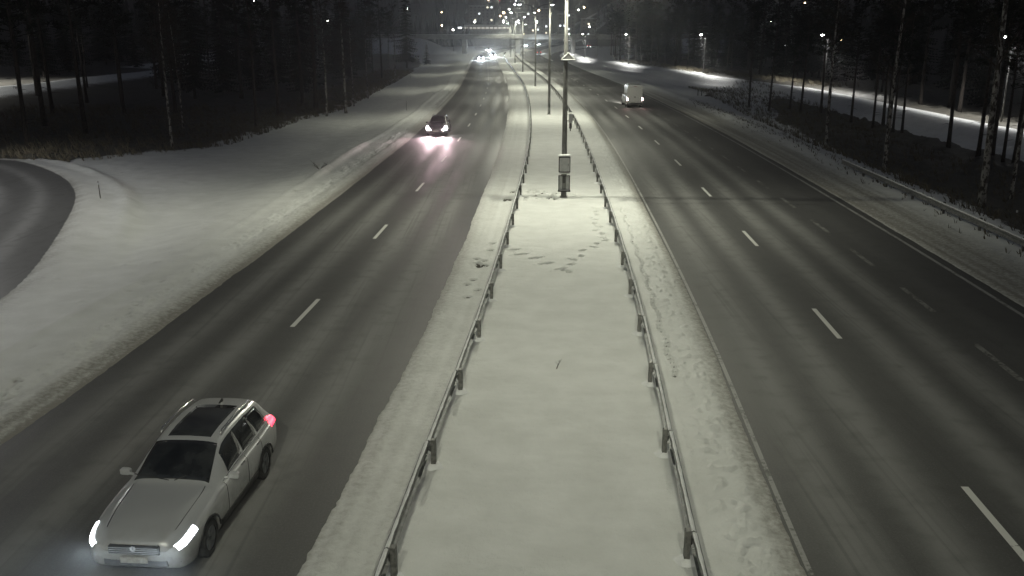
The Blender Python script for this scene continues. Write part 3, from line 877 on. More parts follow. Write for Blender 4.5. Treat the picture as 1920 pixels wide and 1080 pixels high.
CAR_ST = [(0.00,0.40,0.58,0.62,0.60,0.40),(0.03,0.28,0.66,0.71,0.72,0.52),(0.12,0.22,0.71,0.77,0.82,0.60),(0.32,0.20,0.78,0.85,0.88,0.66),(0.75,0.20,0.86,0.94,0.915,0.70),(1.20,0.20,0.91,1.00,0.925,0.72),
          (1.42,0.20,0.935,1.045,0.925,0.715),(1.62,0.20,0.945,1.15,0.925,0.69),(2.02,0.20,0.955,1.37,0.925,0.64),(2.30,0.20,0.96,1.49,0.925,0.60),(2.75,0.20,0.965,1.545,0.925,0.60),(3.40,0.20,0.97,1.55,0.925,0.60),
          (3.95,0.20,0.98,1.52,0.92,0.59),(4.22,0.22,0.985,1.47,0.90,0.58),(4.42,0.25,0.985,1.25,0.88,0.64),(4.55,0.27,0.97,1.08,0.855,0.68),(4.64,0.32,0.88,0.95,0.80,0.62),(4.68,0.42,0.78,0.82,0.68,0.48)]
VAN_ST = [(0.00,0.45,0.80,0.86,0.72,0.50),(0.04,0.32,0.92,0.98,0.84,0.62),(0.25,0.27,1.05,1.13,0.93,0.72),(0.75,0.27,1.15,1.27,0.98,0.80),(0.95,0.27,1.18,1.42,0.99,0.82),(1.35,0.27,1.20,1.88,0.995,0.80),
          (1.72,0.27,1.22,2.34,1.0,0.80),(2.05,0.27,1.25,2.58,1.0,0.84),(2.5,0.27,1.25,2.64,1.0,0.86),(3.6,0.27,1.25,2.66,1.0,0.86),(5.0,0.27,1.25,2.66,1.0,0.86),(5.75,0.27,1.25,2.65,1.0,0.86),(5.88,0.30,1.25,2.62,0.99,0.85),(5.92,0.40,1.25,2.52,0.97,0.80)]
def wheel(parent, x, y, r, w=0.22):
    m = MB(); s = 1 if x > 0 else -1
    m.lathe([(-w/2,r*0.64),(-w/2,r*0.90),(-w/2+0.03,r),(w/2-0.03,r),(w/2,r*0.90),(w/2,r*0.64)], 24)
    t = m.build('tyre', M['tyre'], None, True)
    wl2 = empty('wheel', (x, y, r)); wl2.parent = parent
    t.parent = wl2
    m = MB(); m.lathe([(s*(w/2-0.02),r*0.66),(s*(w/2-0.035),r*0.60),(s*(w/2-0.05),0.001)], 20)
    for k in range(5):
        a = 2*math.pi*k/5
        ca, sa = math.cos(a), math.sin(a)
        v = []
        for rr, hw in ((0.05,0.035),(r*0.62,0.028)):
            for q in (-hw, hw): v.append((s*(w/2-0.015), rr*ca-q*sa, rr*sa+q*ca))
        m.add(v+[(p[0]-s*0.03, p[1], p[2]) for p in v], [(0,1,3,2),(4,6,7,5),(0,2,6,4),(1,5,7,3),(2,3,7,6)])
    m.build('rim', M['rim'], wl2)
def spot(parent, loc, power, colr, target_dy, drop, size=62, blend=0.9, rad=0.06):
    ld = bpy.data.lights.new('headlight_beam', 'SPOT')
    ld.energy = power; ld.color = colr; ld.spot_size = R(size); ld.spot_blend = blend; ld.shadow_soft_size = rad
    o = bpy.data.objects.new('headlight_beam', ld); col.objects.link(o); o.parent = parent; o.location = loc
    o.rotation_euler = (R(90)-math.atan2(drop, abs(target_dy)), 0, 0 if target_dy > 0 else math.pi)
    return o
def make_car(paint, head, tail, hp=(0.05,0.48,4.0,5.5), detail=True, rails=True, glassroof=True):
    t = empty('car')
    sh = Shell(CAR_ST, (0.88, 3.68), 0.34)
    sh.body('body', paint, t, 84 if detail else 44)
    L = sh.L
    for wx, wt_ in ((0.80,0.88),(-0.80,0.88),(0.80,3.68),(-0.80,3.68)): wheel(t, wx, L/2-wt_, 0.335)
    sh.patch('windshield', M['darkglass'], t, 1.50, 2.24, 7.25, 10, 0.006, nt=8, nu=6, mirror=True)
    sh.patch('rear_window', M['darkglass'], t, 4.24, 4.50, 7.3, 10, 0.006, nt=5, nu=6, mirror=True)
    sh.patch('side_window', M['darkglass'], t, 1.98, 2.68, 5.35, 6.85, 0.006, (1,-1), skew=0.10)
    sh.patch('side_window', M['darkglass'], t, 2.78, 3.48, 5.35, 6.85, 0.006, (1,-1))
    sh.patch('side_window', M['darkglass'], t, 3.56, 4.12, 5.40, 6.80, 0.006, (1,-1), skew=-0.12)
    if glassroof: sh.patch('roof_glass', M['darkglass'], t, 2.38, 3.70, 8.35, 10, 0.004, nt=8, nu=5, mirror=True)
    hl = sh.patch('headlight', head, t, *hp, 0.008, (1,-1), nt=8, nu=6)
    sh.patch('tail_light', tail, t, 4.16, 4.61, 3.9, 5.6, 0.008, (1,-1))
    m = MB(); m.box(0, L/2-0.02, 0.60, 0.86, 0.10, 0.17, 0.02); gr_ = m.build('grille', M['plastic'], t)
    m = MB()
    for k in range(4): m.box(0, L/2+0.034, 0.545+0.036*k, 0.82, 0.012, 0.009)
    m.build('grille_bar', M['chrome'], gr_)
    m = MB(); m.box(0, L/2-0.06, 0.36, 1.10, 0.12, 0.16, 0.03); m.build('lower_intake', M['plastic'], t)
    m = MB(); m.box(0, L/2+0.045, 0.44, 0.46, 0.014, 0.11, 0.004); m.build('number_plate', M['plate'], t)
    m = MB(); m.box(0, -L/2-0.012, 0.62, 0.46, 0.02, 0.11, 0.004); m.build('number_plate', M['plate'], t)
    m = MB(); m.box(0, -L/2+0.05, 0.40, 1.35, 0.10, 0.16, 0.03); m.build('rear_bumper', M['plastic'], t)
    sh.patch('sill', M['plastic'], t, 1.34, 3.22, 1.3, 2.5, 0.008, (1,-1), nt=10, nu=5)
    for wy in (0.88, 3.68):
        for s in (1, -1):
            pts = []
            for k in range(13):
                a = math.pi*(0.04+0.92*k/12); tt = wy-0.405*math.cos(a); z_ = 0.32+0.405*math.sin(a)
                xw = float(np.interp(tt, sh.t, sh.st[:,4]))
                pts.append((s*(xw+0.004), L/2-tt, z_))
            m = MB(); m.tube(pts, 0.022, 5); m.build('wheel_arch_trim', M['plastic'], t, True)
            m = MB(); m.lathe([(s*0.60,0.01),(s*0.60,0.40)], 18); m.v = [(x_, y_+L/2-wy, z_+0.34) for x_, y_, z_ in m.v]; m.build('wheel_well', M['plastic'], t)
    if detail:
        for s in (1, -1):
            m = MB(); m.box(s*0.66, L/2-0.10, 0.40, 0.20, 0.10, 0.10, 0.03); m.build('fog_lamp', M['lampglass_off'], t)
        m = MB(); m.add([(-0.02,L/2-3.95,1.535),(0.02,L/2-3.95,1.535),(0.02,L/2-3.78,1.545),(-0.02,L/2-3.78,1.545),(0,L/2-3.97,1.62)], [(0,1,4),(1,2,4),(2,3,4),(3,0,4)]); m.build('antenna', M['plastic'], t)
        m = MB(); m.lathe([(L/2+0.040,0.01),(L/2+0.044,0.05),(L/2+0.03,0.058)], 16); m.v = [(y_, x_, z_+0.64) for x_, y_, z_ in m.v]; m.build('badge', M['chrome'], t)
    for s in (1, -1):
        m = MB(); m.box(s*1.01, L/2-1.83, 1.03, 0.19, 0.10, 0.14, 0.03); m.tube([(s*0.84,L/2-1.80,0.99),(s*0.95,L/2-1.82,1.0)],0.025,6); m.build('mirror', paint, t)
        if rails:
            pts = [(s*0.57, L/2-tt, zz) for tt, zz in ((2.42,1.53),(2.5,1.60),(3.2,1.625),(3.85,1.60),(3.95,1.53))]
            m = MB(); m.tube(pts, 0.018, 6); m.build('roof_rail', M['chrome'], t, True)
        if detail:
            for tt in (1.72, 2.73, 3.50):
                m = MB(); s_ = sh.s_of(tt); pr = sh.P(s_, np.linspace(2.2, 5.0, 8), s)
                m.tube([tuple(p+np.array((s*0.001,0,0))) for p in pr], 0.006, 4)
                m.build('door_seam', M['plastic'], t)
            for tt in (2.52, 3.34):
                p = sh.P(sh.s_of(tt), [4.3], s)[0]
                m = MB(); m.box(p[0]+s*0.015, p[1], p[2], 0.03, 0.19, 0.03, 0.008); m.build('door_handle', M['chrome'], t)
            p0 = [tuple(x) for x in [sh.P(sh.s_of(tt), [5.2], s)[0]+np.array((s*0.004,0,0.012)) for tt in np.linspace(1.7,4.2,14)]]
            m = MB(); m.tube(p0, 0.009, 4); m.build('window_trim', M['chrome'], t)
    if detail:
        for s in (1, -1):
            m = MB(); m.tube([(s*0.05-0.02, L/2-1.46, 1.085),(s*0.05+0.55*(1 if s > 0 else -0.55)+0.1, L/2-1.56, 1.13)], 0.010, 4); m.build('wiper', M['plastic'], t)
        for s in (1, -1):
            m = MB(); m.tube([tuple(sh.P(sh.s_of(tt), [7.6], s)[0]+np.array((0,0,0.004))) for tt in np.linspace(0.30,1.40,10)], 0.006, 4)
            m.build('hood_seam', M['plastic'], t)
    return t, sh
def place(o, x, y, heading_off, toward):
    """toward: driving at the viewer"""
    o.location = (x, y, 0.006); o.rotation_euler = (0, 0, -cdir(y)+heading_off+(math.pi if toward else 0))
M['head_hot'] = emit_mat('headlight_cool', (0.90,0.97,1.0), 14.0)
M['head_pink'] = emit_mat('headlight_warm', (1.0,0.88,0.91), 160.0)
M['head_far'] = emit_mat('headlight_far', (0.90,0.96,1.0), 320.0)
M['tail_hot'] = emit_mat('tail_red', (1.0,0.02,0.08), 3.0)
M['tail_far'] = emit_mat('tail_red_far', (1.0,0.06,0.08), 14.0)
# near silver estate car
near, _ = make_car(M['silver'], M['head_hot'], M['tail_hot'])
place(near, -5.98, 15.2, 0.0, True)
tag(near, 'silver estate car with roof rails driving toward the viewer in the inner lane', 'car', 'cars on the road')
for s in (1, -1): spot(near, (s*0.66, 2.36, 0.66), 3500, (0.80,0.92,1.0), 10, 1.6, 110)
# dark car farther off
mid, _ = make_car(M['darkpaint'], M['head_pink'], M['redglass'], hp=(0.0,0.55,3.4,6.2), glassroof=False)
place(mid, -6.75, 81.5, 0.0, True)
mid.location.x = float(c(81.5))-10.5
tag(mid, 'dark car with glowing headlights lighting the wet lane ahead of it', 'car', 'cars on the road')
for s in (1, -1): spot(mid, (s*0.66, 2.36, 0.66), 1900, (1.0,0.70,0.76), 13, 1.9, 95)
# far cars share one coarser build
fa, _ = make_car(M['darkpaint'], M['head_far'], M['tail_far'], hp=(0.0,0.5,3.5,6.0), detail=False, rails=False, glassroof=False)
FARC = [(313, -10.5, True, 'far car with blazing headlights in the outer oncoming lane'), (352, -6.5, True, 'far car with headlights on in the inner oncoming lane'),
        (466, -13.2, True, 'oncoming car seen small beside the overpass pier'), (620, -6.4, True, 'oncoming car beyond the overpass, nearer of two'), (700, -6.0, True, 'oncoming car beyond the overpass, farther of two'),
        (392, 12.4, False, 'car with red tail lights passing under the overpass'), (575, 26.0, False, 'car with red tail lights on the exit lane'), (600, 36.0, False, 'leading car with red tail lights on the exit lane')]
for i, (y, lat, tw, lab) in enumerate(FARC):
    o = fa if i == 0 else copy_tree(fa)
    place(o, float(c(y))+lat, y, 0, tw); tag(o, lab, 'car', 'cars on the road')
    if tw and y < 400:
        for s in (1, -1): spot(o, (s*0.66, 2.36, 0.66), 12000, (0.85,0.94,1.0), 20, 1.2, 80)
# white van driving away
van = empty('delivery_van')
sh = Shell(VAN_ST, (1.0, 4.55), 0.36)
sh.body('body', M['whitepaint'], van, 70)
for wx, wt_ in ((0.86,1.0),(-0.86,1.0),(0.86,4.55),(-0.86,4.55)): wheel(van, wx, sh.L/2-wt_, 0.35, 0.24)
sh.patch('windshield', M['darkglass'], van, 1.02, 1.75, 7.2, 10, 0.006, mirror=True)
sh.patch('side_window', M['darkglass'], van, 1.50, 2.30, 5.3, 6.4, 0.006, (1,-1), skew=0.2)
sh.patch('headlight', M['lampglass_off'], van, 0.08, 0.45, 4.0, 5.2, 0.006, (1,-1))
M['van_tail'] = emit_mat('van_tail', (1.0,0.72,0.70), 30.0)
Lr = -sh.L/2
for s in (1, -1):
    m = MB(); m.box(s*0.90, Lr+0.02, 1.00, 0.15, 0.10, 0.34, 0.02); m.build('tail_light', M['van_tail'], van)
    m = MB(); m.box(s*0.47, Lr-0.004, 1.48, 0.86, 0.03, 1.80, 0.01); d_ = m.build('rear_door', M['whitepaint'], van)
    m = MB(); m.box(s*0.06, Lr-0.03, 1.25, 0.05, 0.03, 0.16, 0.006); m.build('handle', M['plastic'], d_)
    for zz in (0.9, 2.1):
        m = MB(); m.box(s*0.90, Lr-0.015, zz, 0.10, 0.03, 0.06); m.build('hinge', M['plastic'], d_)
    m = MB(); m.box(s*1.13, sh.L/2-1.75, 1.45, 0.20, 0.10, 0.30, 0.03); m.build('mirror', M['plastic'], van)
m = MB(); m.box(0, Lr-0.05, 0.46, 1.86, 0.14, 0.20, 0.03); m.build('rear_bumper', M['plastic'], van)
m = MB(); m.box(-0.22, Lr-0.13, 0.62, 0.46, 0.012, 0.11); m.build('number_plate', M['plate'], van)
m = MB(); m.box(0, Lr-0.02, 2.50, 0.36, 0.03, 0.04); m.build('brake_lamp', M['redglass'], van)
place(van, 0, 113.5, 0, False)
van.location.x = float(c(113.5))+10.5
tag(van, 'white high roofed van driving away in the middle outbound lane', 'van')
for s in (1,-1):
    pl_ = bpy.data.lights.new('tail_glow', 'SPOT'); pl_.energy = 12; pl_.color = (1.0,0.42,0.38); pl_.spot_size = R(150); pl_.spot_blend = 1; pl_.shadow_soft_size = 0.1
    po = bpy.data.objects.new('tail_glow', pl_); col.objects.link(po); po.parent = van; po.location = (s*0.98, Lr-0.12, 1.0); po.rotation_euler = (R(60), 0, math.pi)
for s in (1,-1): spot(van, (s*0.7, sh.L/2+0.05, 0.75), 3000, (1.0,0.95,0.85), 20, 1.0, 60)

# ------------------------------------------------------------------ trees
def trunk_mb(h, r0, bend, seed, n=9, seg=12, top=0.18):
    rd = random.Random(seed); ph = rd.random()*6.28
    pts = []; rad = []
    for k in range(seg+1):
        q = k/seg
        pts.append((bend*math.sin(q*2.2+ph)*q, bend*math.cos(q*1.7+ph)*q, -0.3+q*(h+0.3)))
        rad.append(r0*(1-q)**0.8*(1+0.5*max(0, 0.06-q)*10)+r0*top*0.25)
    m = MB(); m.tube(pts, rad, n)
    return m, pts, rad
def at_h(pts, z):
    P = np.array(pts); return np.array([np.interp(z, P[:,2], P[:,0]), np.interp(z, P[:,2], P[:,1]), z])
def make_birch(h, r0, seed):
    rd = random.Random(seed)
    t = empty('birch_tree')
    m, pts, rad = trunk_mb(h, r0, 0.35, seed)
    m.build('trunk', M['birch'], t, True)
    m = MB()
    for k in range(34):
        z = h*(0.30+0.68*rd.random()**0.8)
        a = rd.random()*6.283; L = (1.2+2.6*rd.random())*(1.15-z/h)+0.5
        p = at_h(pts, z); d = np.array((math.cos(a), math.sin(a), 0.55+0.5*rd.random()))
        q = [p, p+d*L*0.5, p+d*L*0.85+np.array((0,0,-0.08*L)), p+d*L*1.1+np.array((0,0,-0.35*L))]
        m.tube(q, [0.035,0.022,0.012,0.005], 4, False)
        for j in range(9):
            f = 0.3+0.75*rd.random(); b = p+d*L*f
            e = np.array((rd.uniform(-1,1), rd.uniform(-1,1), rd.uniform(-0.6,0.7)))*L*0.35
            m.tube([b, b+e*0.6, b+e+np.array((0,0,-0.25))], [0.012,0.008,0.003], 3, False)
            for i in range(3):
                b2 = b+e*rd.random(); e2 = np.array((rd.uniform(-1,1), rd.uniform(-1,1), -0.9))*0.45
                m.tube([b2, b2+e2], [0.006,0.003], 3, False)
    m.build('crown', M['twig'], t)
    return t
def make_pine(h, r0, seed):
    rd = random.Random(seed)
    t = empty('pine_tree')
    m, pts, rad = trunk_mb(h, r0, 0.25, seed)
    # a few dead snags low on the stem
    for k in range(7):
        z = h*rd.uniform(0.10,0.5); a = rd.random()*6.283; p = at_h(pts, z); L = rd.uniform(0.5,1.6)
        m.tube([p, p+np.array((math.cos(a), math.sin(a), 0.1))*L*0.6, p+np.array((math.cos(a+0.3), math.sin(a+0.3), -0.1))*L], [0.03,0.018,0.006], 4, False)
    m.build('trunk', M['bark'], t, True)
    m = MB()
    for k in range(42):
        z = h*(0.45+0.54*rd.random()); a = rd.random()*6.283; L = (0.8+2.4*rd.random())*(1.35-z/h)+0.3
        p = at_h(pts, z); d = np.array((math.cos(a), math.sin(a), 0.25)); e = p+d*L
        m.tube([p, p+d*L*0.6, e], [0.05,0.03,0.012], 4, False)
        for j in range(5):
            cc = p+d*L*(0.45+0.65*rd.random())+np.array((rd.gauss(0,0.3), rd.gauss(0,0.3), rd.gauss(0.1,0.18)))
            for i in range(16):
                u = np.array((rd.gauss(0,1), rd.gauss(0,1), rd.gauss(0.3,0.6))); u /= np.linalg.norm(u)
                w = np.cross(u, (rd.random(), rd.random(), 1.0)); w /= np.linalg.norm(w)
                l = rd.uniform(0.25,0.5)
                m.add([cc-w*0.05, cc+w*0.05, cc+u*l+w*0.02, cc+u*l-w*0.02], [(0,1,2,3)])
    m.build('crown', M['needles'], t)
    return t
def make_spruce(h, r0, seed, skirt=0.06, dens=1.0):
    rd = random.Random(seed)
    t = empty('spruce_tree')
    m, pts, rad = trunk_mb(h, r0, 0.08, seed)
    m.build('trunk', M['bark'], t, True)
    m = MB()
    nw = int(26*dens)
    for k in range(nw):
        q = k/(nw-1)
        z0 = h*(skirt+(0.97-skirt)*q); Lm = (0.17*h)*(1-q)**0.85+0.18
        nb = 8 if q < 0.8 else 5
        for b in range(nb):
            a = 2*math.pi*(b+rd.random()*0.8)/nb; L = Lm*rd.uniform(0.65,1.12); z = z0+rd.uniform(-0.25,0.25)
            d = np.array((math.cos(a), math.sin(a), 0)); s = np.array((-math.sin(a), math.cos(a), 0))
            p = at_h(pts, z); prev = None
            nseg = 5
            for j in range(nseg):
                f0, f1 = j/nseg, (j+1)/nseg
                zz = lambda f: z - 0.42*L*f + 0.20*L*f*f
                A = p+d*L*f0; A[2] = zz(f0); B = p+d*L*f1; B[2] = zz(f1)
                w0 = 0.30*L*(1-f0)**0.7*rd.uniform(0.7,1.2)+0.05
                for sg in (1, -1):
                    tip = A+d*L*0.22+s*sg*w0+np.array((0,0,-0.25*w0-0.05*rd.random()))
                    m.add([A, B, tip], [(0,1,2)])
                    m.add([A, B, A*0.5+B*0.5+s*sg*0.05+np.array((0,0,-0.30*w0-0.18))], [(0,1,2)])
    m.build('crown', M['needles'], t)
    return t
T_B = [make_birch(17, 0.15, 3), make_birch(19, 0.17, 4), make_birch(14, 0.11, 5)]
T_P = [make_pine(18, 0.19, 11), make_pine(21, 0.22, 12)]
T_S = [make_spruce(17, 0.17, 21, 0.05), make_spruce(13, 0.14, 22, 0.03), make_spruce(20, 0.2, 23, 0.12), make_spruce(5.2, 0.07, 24, 0.12, 0.5)]
PROTO = set(T_B+T_P+T_S); USED = set()
def plant(proto, x, y, label, cat, group, sc=1.0, rz=None, lean=(0,0)):
    o = proto if proto not in USED else copy_tree(proto)
    USED.add(proto)
    o.location = (x, y, gz(x, y)-0.05); o.scale = (sc, sc, sc)
    o.rotation_euler = (lean[0], lean[1], random.random()*6.28 if rz is None else rz)
    tag(o, label, cat, group)
    return o
taken = []
def gpl(px, py): return G(px, py)
NAMED = [ # (photo pixel of the foot, kind, label)
    ((322,266), T_B[0], 'slim pale birch alone at the wood edge above the slip road bend', 0.8), ((343,236), T_B[2], 'thin birch just behind the lone pale birch at the wood edge', 0.9),
    ((612,209), T_B[0], 'bright birch trunk at the wood edge, first of the roadside pair', 0.85), ((648,205), T_B[1], 'mottled birch trunk at the wood edge, second of the roadside pair', 0.9),
    ((663,191), T_B[2], 'thin birch behind the roadside pair of birches', 0.9), ((690,178), T_B[2], 'slender birch past the roadside pair of birches', 1.0), ((741,140), T_B[0], 'small birch where the wood edge nears the overpass', 1.0),
    ((1550,265), T_B[0], 'mottled birch on the outer verge behind the leaning stake', 0.9), ((1660,303), T_B[1], 'mottled birch behind the half buried guard rail', 0.9), ((1843,362), T_B[1], 'thickest mottled birch nearest the outer guard rail', 1.15),
    ((1898,352), T_B[2], 'thin dim birch beside the thickest birch', 1.0),
    ((1405,189), T_P[0], 'dark trunk standing before the lit footpath, first of the row', 0.75), ((1443,196), T_P[1], 'dark trunk before the footpath, second of the row', 0.7), ((1482,192), T_P[0], 'dark trunk before the footpath, third of the row', 0.7),
    ((1502,197), T_P[1], 'dark trunk before the footpath, fourth of the row', 0.7), ((1540,199), T_P[0], 'dark trunk before the footpath, fifth of the row', 0.85), ((1554,206), T_P[1], 'dark trunk before the footpath, sixth of the row', 0.8),
    ((1597,214), T_P[0], 'dark trunk before the footpath, seventh of the row', 0.75), ((1638,222), T_P[0], 'leaning dark trunk, first of a tight clump before the footpath', 0.7), ((1657,222), T_P[1], 'thick dark trunk in the tight clump before the footpath', 0.75),
    ((1667,226), T_P[1], 'thickest dark trunk in the tight clump before the footpath', 0.85), ((1676,228), T_P[0], 'slim dark trunk in the tight clump before the footpath', 0.7), ((1693,232), T_P[0], 'leaning dark trunk, last of the tight clump before the footpath', 0.7),
    ((1781,256), T_P[1], 'lone dark trunk between the clump and the end trees', 0.8), ((1837,270), T_P[0], 'dark trunk with bare low branches near the picture edge', 0.9), ((1862,272), T_P[1], 'dark trunk behind the thickest birch', 0.9),
    ((1884,278), T_P[0], 'thin dark trunk at the end of the footpath row', 0.7), ((1907,284), T_P[1], 'thick dark trunk at the end of the footpath row', 1.0),
    ((1363,141), T_P[0], 'tall dark pine behind the footpath on the snowy bank', 0.9), ((1246,119), T_P[0], 'slim pine on the bank behind the footpath', 0.9), ((1275,116), T_P[1], 'slim pine past its neighbour on the bank', 0.9), ((1152,108), T_P[0], 'small pine on the bank near the overpass', 0.9),
    ((1210,102), T_B[0], 'pale birch on the bank near the overpass', 1.0), ((1120,105), T_B[2], 'thin birch on the bank closest to the overpass', 1.0),
    ((800,118), T_S[3], 'small young spruce standing alone on the snow near the overpass', 1.3),
]
for (px, py), pr, lab, sc in NAMED:
    x, y = G(px, py); taken.append((x, y))
    cat_ = 'birch' if pr in T_B else ('spruce' if pr in T_S else 'pine')
    plant(pr, x, y, lab, cat_, 'trees one can tell apart along the wood edges', sc, lean=(random.uniform(-0.02,0.02), random.uniform(-0.02,0.02)))
def free(x, y, dmin):
    return all((x-a)**2+(y-b)**2 > dmin*dmin for a, b in taken)
WLAB = {'spruce': 'dark spruce in the unlit wood on the slip road side', 'pine': 'dark pine in the unlit wood on the slip road side', 'birch': 'dim birch in the unlit wood on the slip road side'}
ELAB = {'spruce': 'dark spruce in the unlit wood behind the footpath', 'pine': 'dark pine in the unlit wood behind the footpath', 'birch': 'dim birch in the unlit wood behind the footpath'}
def pick(ps, pp):
    r = random.random()
    return (random.choice(T_S[:3]), 'spruce') if r < ps else ((random.choice(T_P), 'pine') if r < ps+pp else (random.choice(T_B), 'birch'))
cnt = 0; tries = 0
while cnt < 165 and tries < 12000:
    tries += 1
    y = random.uniform(66, 420) if random.random() < 0.8 else random.uniform(60, 160)
    ex = float(np.interp(y, WEDGE[:,0], WEDGE[:,1])); x = ex-1.0-random.random()**1.0*95
    if abs(x/(y+3)) > 0.66 or abs(x-float(path_w(y))) < 7: continue
    seen_road = x < -48 and x > float(path_w(y)) and 100 < y < 160
    near_edge = ex-x < 10
    if near_edge and random.random() < 0.8: continue
    if not free(x, y, 3.4 if near_edge else 3.0): continue
    behind = x < float(path_w(y))-7
    pr, k = pick(0.9 if behind else (0.35 if near_edge else 0.72), 0.60 if near_edge else 0.25)
    if seen_road or (y < 130 and x > float(path_w(y))): 
        pr, k = random.choice([(T_P[0],'pine'),(T_P[1],'pine')])
        if x < -60 and random.random() < 0.5: continue
    if k == 'spruce' and min((x+88)**2+(y-112)**2, (x+88)**2+(y-164)**2) < 500: continue
    taken.append((x, y)); cnt += 1
    plant(pr, x, y, WLAB[k], k, 'trees of the unlit wood beside the slip road', random.uniform(0.8,1.2))
cnt = 0; tries = 0
while cnt < 130 and tries < 9000:
    tries += 1
    y = random.uniform(50, 420)
    px_ = float(path_x(y)); x = px_+4.5+random.random()**1.4*55
    if x/(y+3) > 0.66: continue
    if not free(x, y, 3.2): continue
    near_l = any((x-a[0][0])**2+(y-a[0][1])**2 < 340 for a in PATHL)
    if any((x-a[0][0])**2+(y-a[0][1])**2 < 30 for a in PATHL): continue
    pr, k = pick(0.0, 1.0) if near_l else pick(0.72, 0.2)
    if x < px_+8 and y > 150: pr, k = pick(0.1, 0.5)
    taken.append((x, y)); cnt += 1
    plant(pr, x, y, ELAB[k], k, 'trees of the unlit wood behind the footpath', random.uniform(0.8,1.2))
for pr in PROTO-USED:
    for ch in list(pr.children): bpy.data.objects.remove(ch)
    bpy.data.objects.remove(pr)

# far wood on the hills: one mass of spruce tops
def far_wood():
    m = MB(); rd = random.Random(77)
    for k in range(5200):
        if k < 2600:
            y = rd.uniform(420, 900); s = rd.choice((-1,1)); x = float(c(y))+s*rd.uniform(45, 420)
            if s > 0 and x < float(c(y))+70: continue
        else:
            y = rd.uniform(800, 1700); x = rd.uniform(-750, 950)
            if abs(x-float(c(min(y,1000)))) < 30: continue
            px = 960+x/y*1680
            if 870 < px < 1150 and y < 1050: continue
        z = gz(x, y); h = rd.uniform(9, 17); r = h*rd.uniform(0.14,0.2)
        n = 5; tiers = 3
        for t in range(tiers):
            zb = z+h*(0.08+0.27*t); zt = z+h*(0.45+0.27*t) if t < 2 else z+h; rr = r*(1-0.27*t)
            base = [(x+rr*rd.uniform(0.7,1.2)*math.cos(2*math.pi*i/n+t), y+rr*math.sin(2*math.pi*i/n+t), zb-rd.random()*0.4) for i in range(n)]
            m.add(base+[(x, y, zt)], [(i, (i+1) % n, n) for i in range(n)])
    return m.build('far_wood', M['needles'])
tag(far_wood(), 'dark wood covering the far hillsides', 'wood', kind='stuff')

# ------------------------------------------------------------------ undergrowth and sticks
def undergrowth():
    m = MB(); rd = random.Random(31)
    def tuft(x, y, n, h, sp):
        z = gz(x, y)
        for i in range(n):
            a = rd.random()*6.283; l = h*rd.uniform(0.5,1.2); dx, dy = math.cos(a)*sp*rd.random(), math.sin(a)*sp*rd.random()
            w = 0.012+0.012*rd.random()
            bx, by = x+dx*0.3, y+dy*0.3
            m.add([(bx-w,by,z-0.05),(bx+w,by,z-0.05),(bx+dx*0.6+w*0.7,by+dy*0.6,z+l*0.6),(bx+dx*1.2,by+dy*1.2,z+l)], [(0,1,2),(0,2,3)])
    for k in range(2600):
        y = rd.uniform(62, 230); ex = float(np.interp(y, WEDGE[:,0], WEDGE[:,1])); x = ex+0.8-rd.random()**1.6*9
        tuft(x, y, 5, 0.55, 0.35)
    for k in range(1300):
        y = rd.uniform(66, 115); x = rd.uniform(-62, -33)
        if x > float(np.interp(y, WEDGE[:,0], WEDGE[:,1])): continue
        tuft(x, y, 6, 0.7, 0.4)
    for k in range(2200):
        y = rd.uniform(34, 170); lat = float(np.interp(y, [34,62,75,120,170],[22.0,22.4,22.0,26,30]))+rd.random()**1.3*12-1.2
        tuft(float(c(y))+lat, y, 5, 0.5, 0.3)
    for k in range(420):
        y = rd.uniform(30, 120); lat = 18.4+rd.gauss(0.9,0.7)
        tuft(float(c(y))+lat, y, 3, 0.22, 0.2)
    for k in range(900):
        y = rd.uniform(150, 300); x = float(path_x(y))+3.6+rd.random()*6
        tuft(x, y, 5, 0.8, 0.5)
    return m.build('undergrowth', M['grass'])
tag(undergrowth(), 'dead grass and low brush along the wood edges', 'undergrowth', kind='stuff')
def stick(px, py, h, lean, label, name='snow_stake', r=0.03):
    x, y = G(px, py); t = empty(name, (x, y, gz(x, y)))
    m = MB(); m.tube([(0,0,-0.2),(lean[0]*0.5,lean[1]*0.5,h*0.5),(lean[0],lean[1],h)], [r,r*0.9,r*0.7], 6); m.build('shaft', M['wood_stick'], t, True)
    m = MB(); m.tube([(lean[0]*0.8,lean[1]*0.8,h*0.80),(lean[0]*0.9,lean[1]*0.9,h*0.90)], r*1.25, 6); m.build('reflector_band', M['cabinet'], t, True)
    tag(t, label, 'stake', 'snow stakes along the verges'); return t
stick(188, 368, 0.95, (-0.03,0.0), 'thin upright stake on the snow bank beside the slip road bend')
stick(762, 206, 1.1, (0.02,0), 'thin pale stake on the open snow beside the oncoming lanes', r=0.022)
stick(1521, 286, 0.85, (0.16,0.0), 'leaning dark stake on the outer verge beyond the guard rail end')
stick(1903, 424, 1.0, (0.0,0.0), 'upright dark stake on the verge behind the outer guard rail')
stick(770, 143, 0.9, (0,0), 'short dark stake far off on the snow near the wood edge')
for k, (px, lab) in enumerate(((1309,'dark flat topped marker post on the snow, nearer the road of two'), (1316,'dark flat topped marker post on the snow, farther from the road of two'))):
    x, y = G(px, 169); t = empty('marker_post', (x, y, gz(x, y)))
    m = MB(); m.box(0,0,0.42,0.13,0.13,0.90,0.02); m.build('post', M['wood_stick'], t)
    m = MB(); m.box(0,0,0.92,0.30,0.30,0.08,0.02); m.build('top_cap', M['wood_stick'], t)
    tag(t, lab, 'post', 'pair of marker posts on the snow')
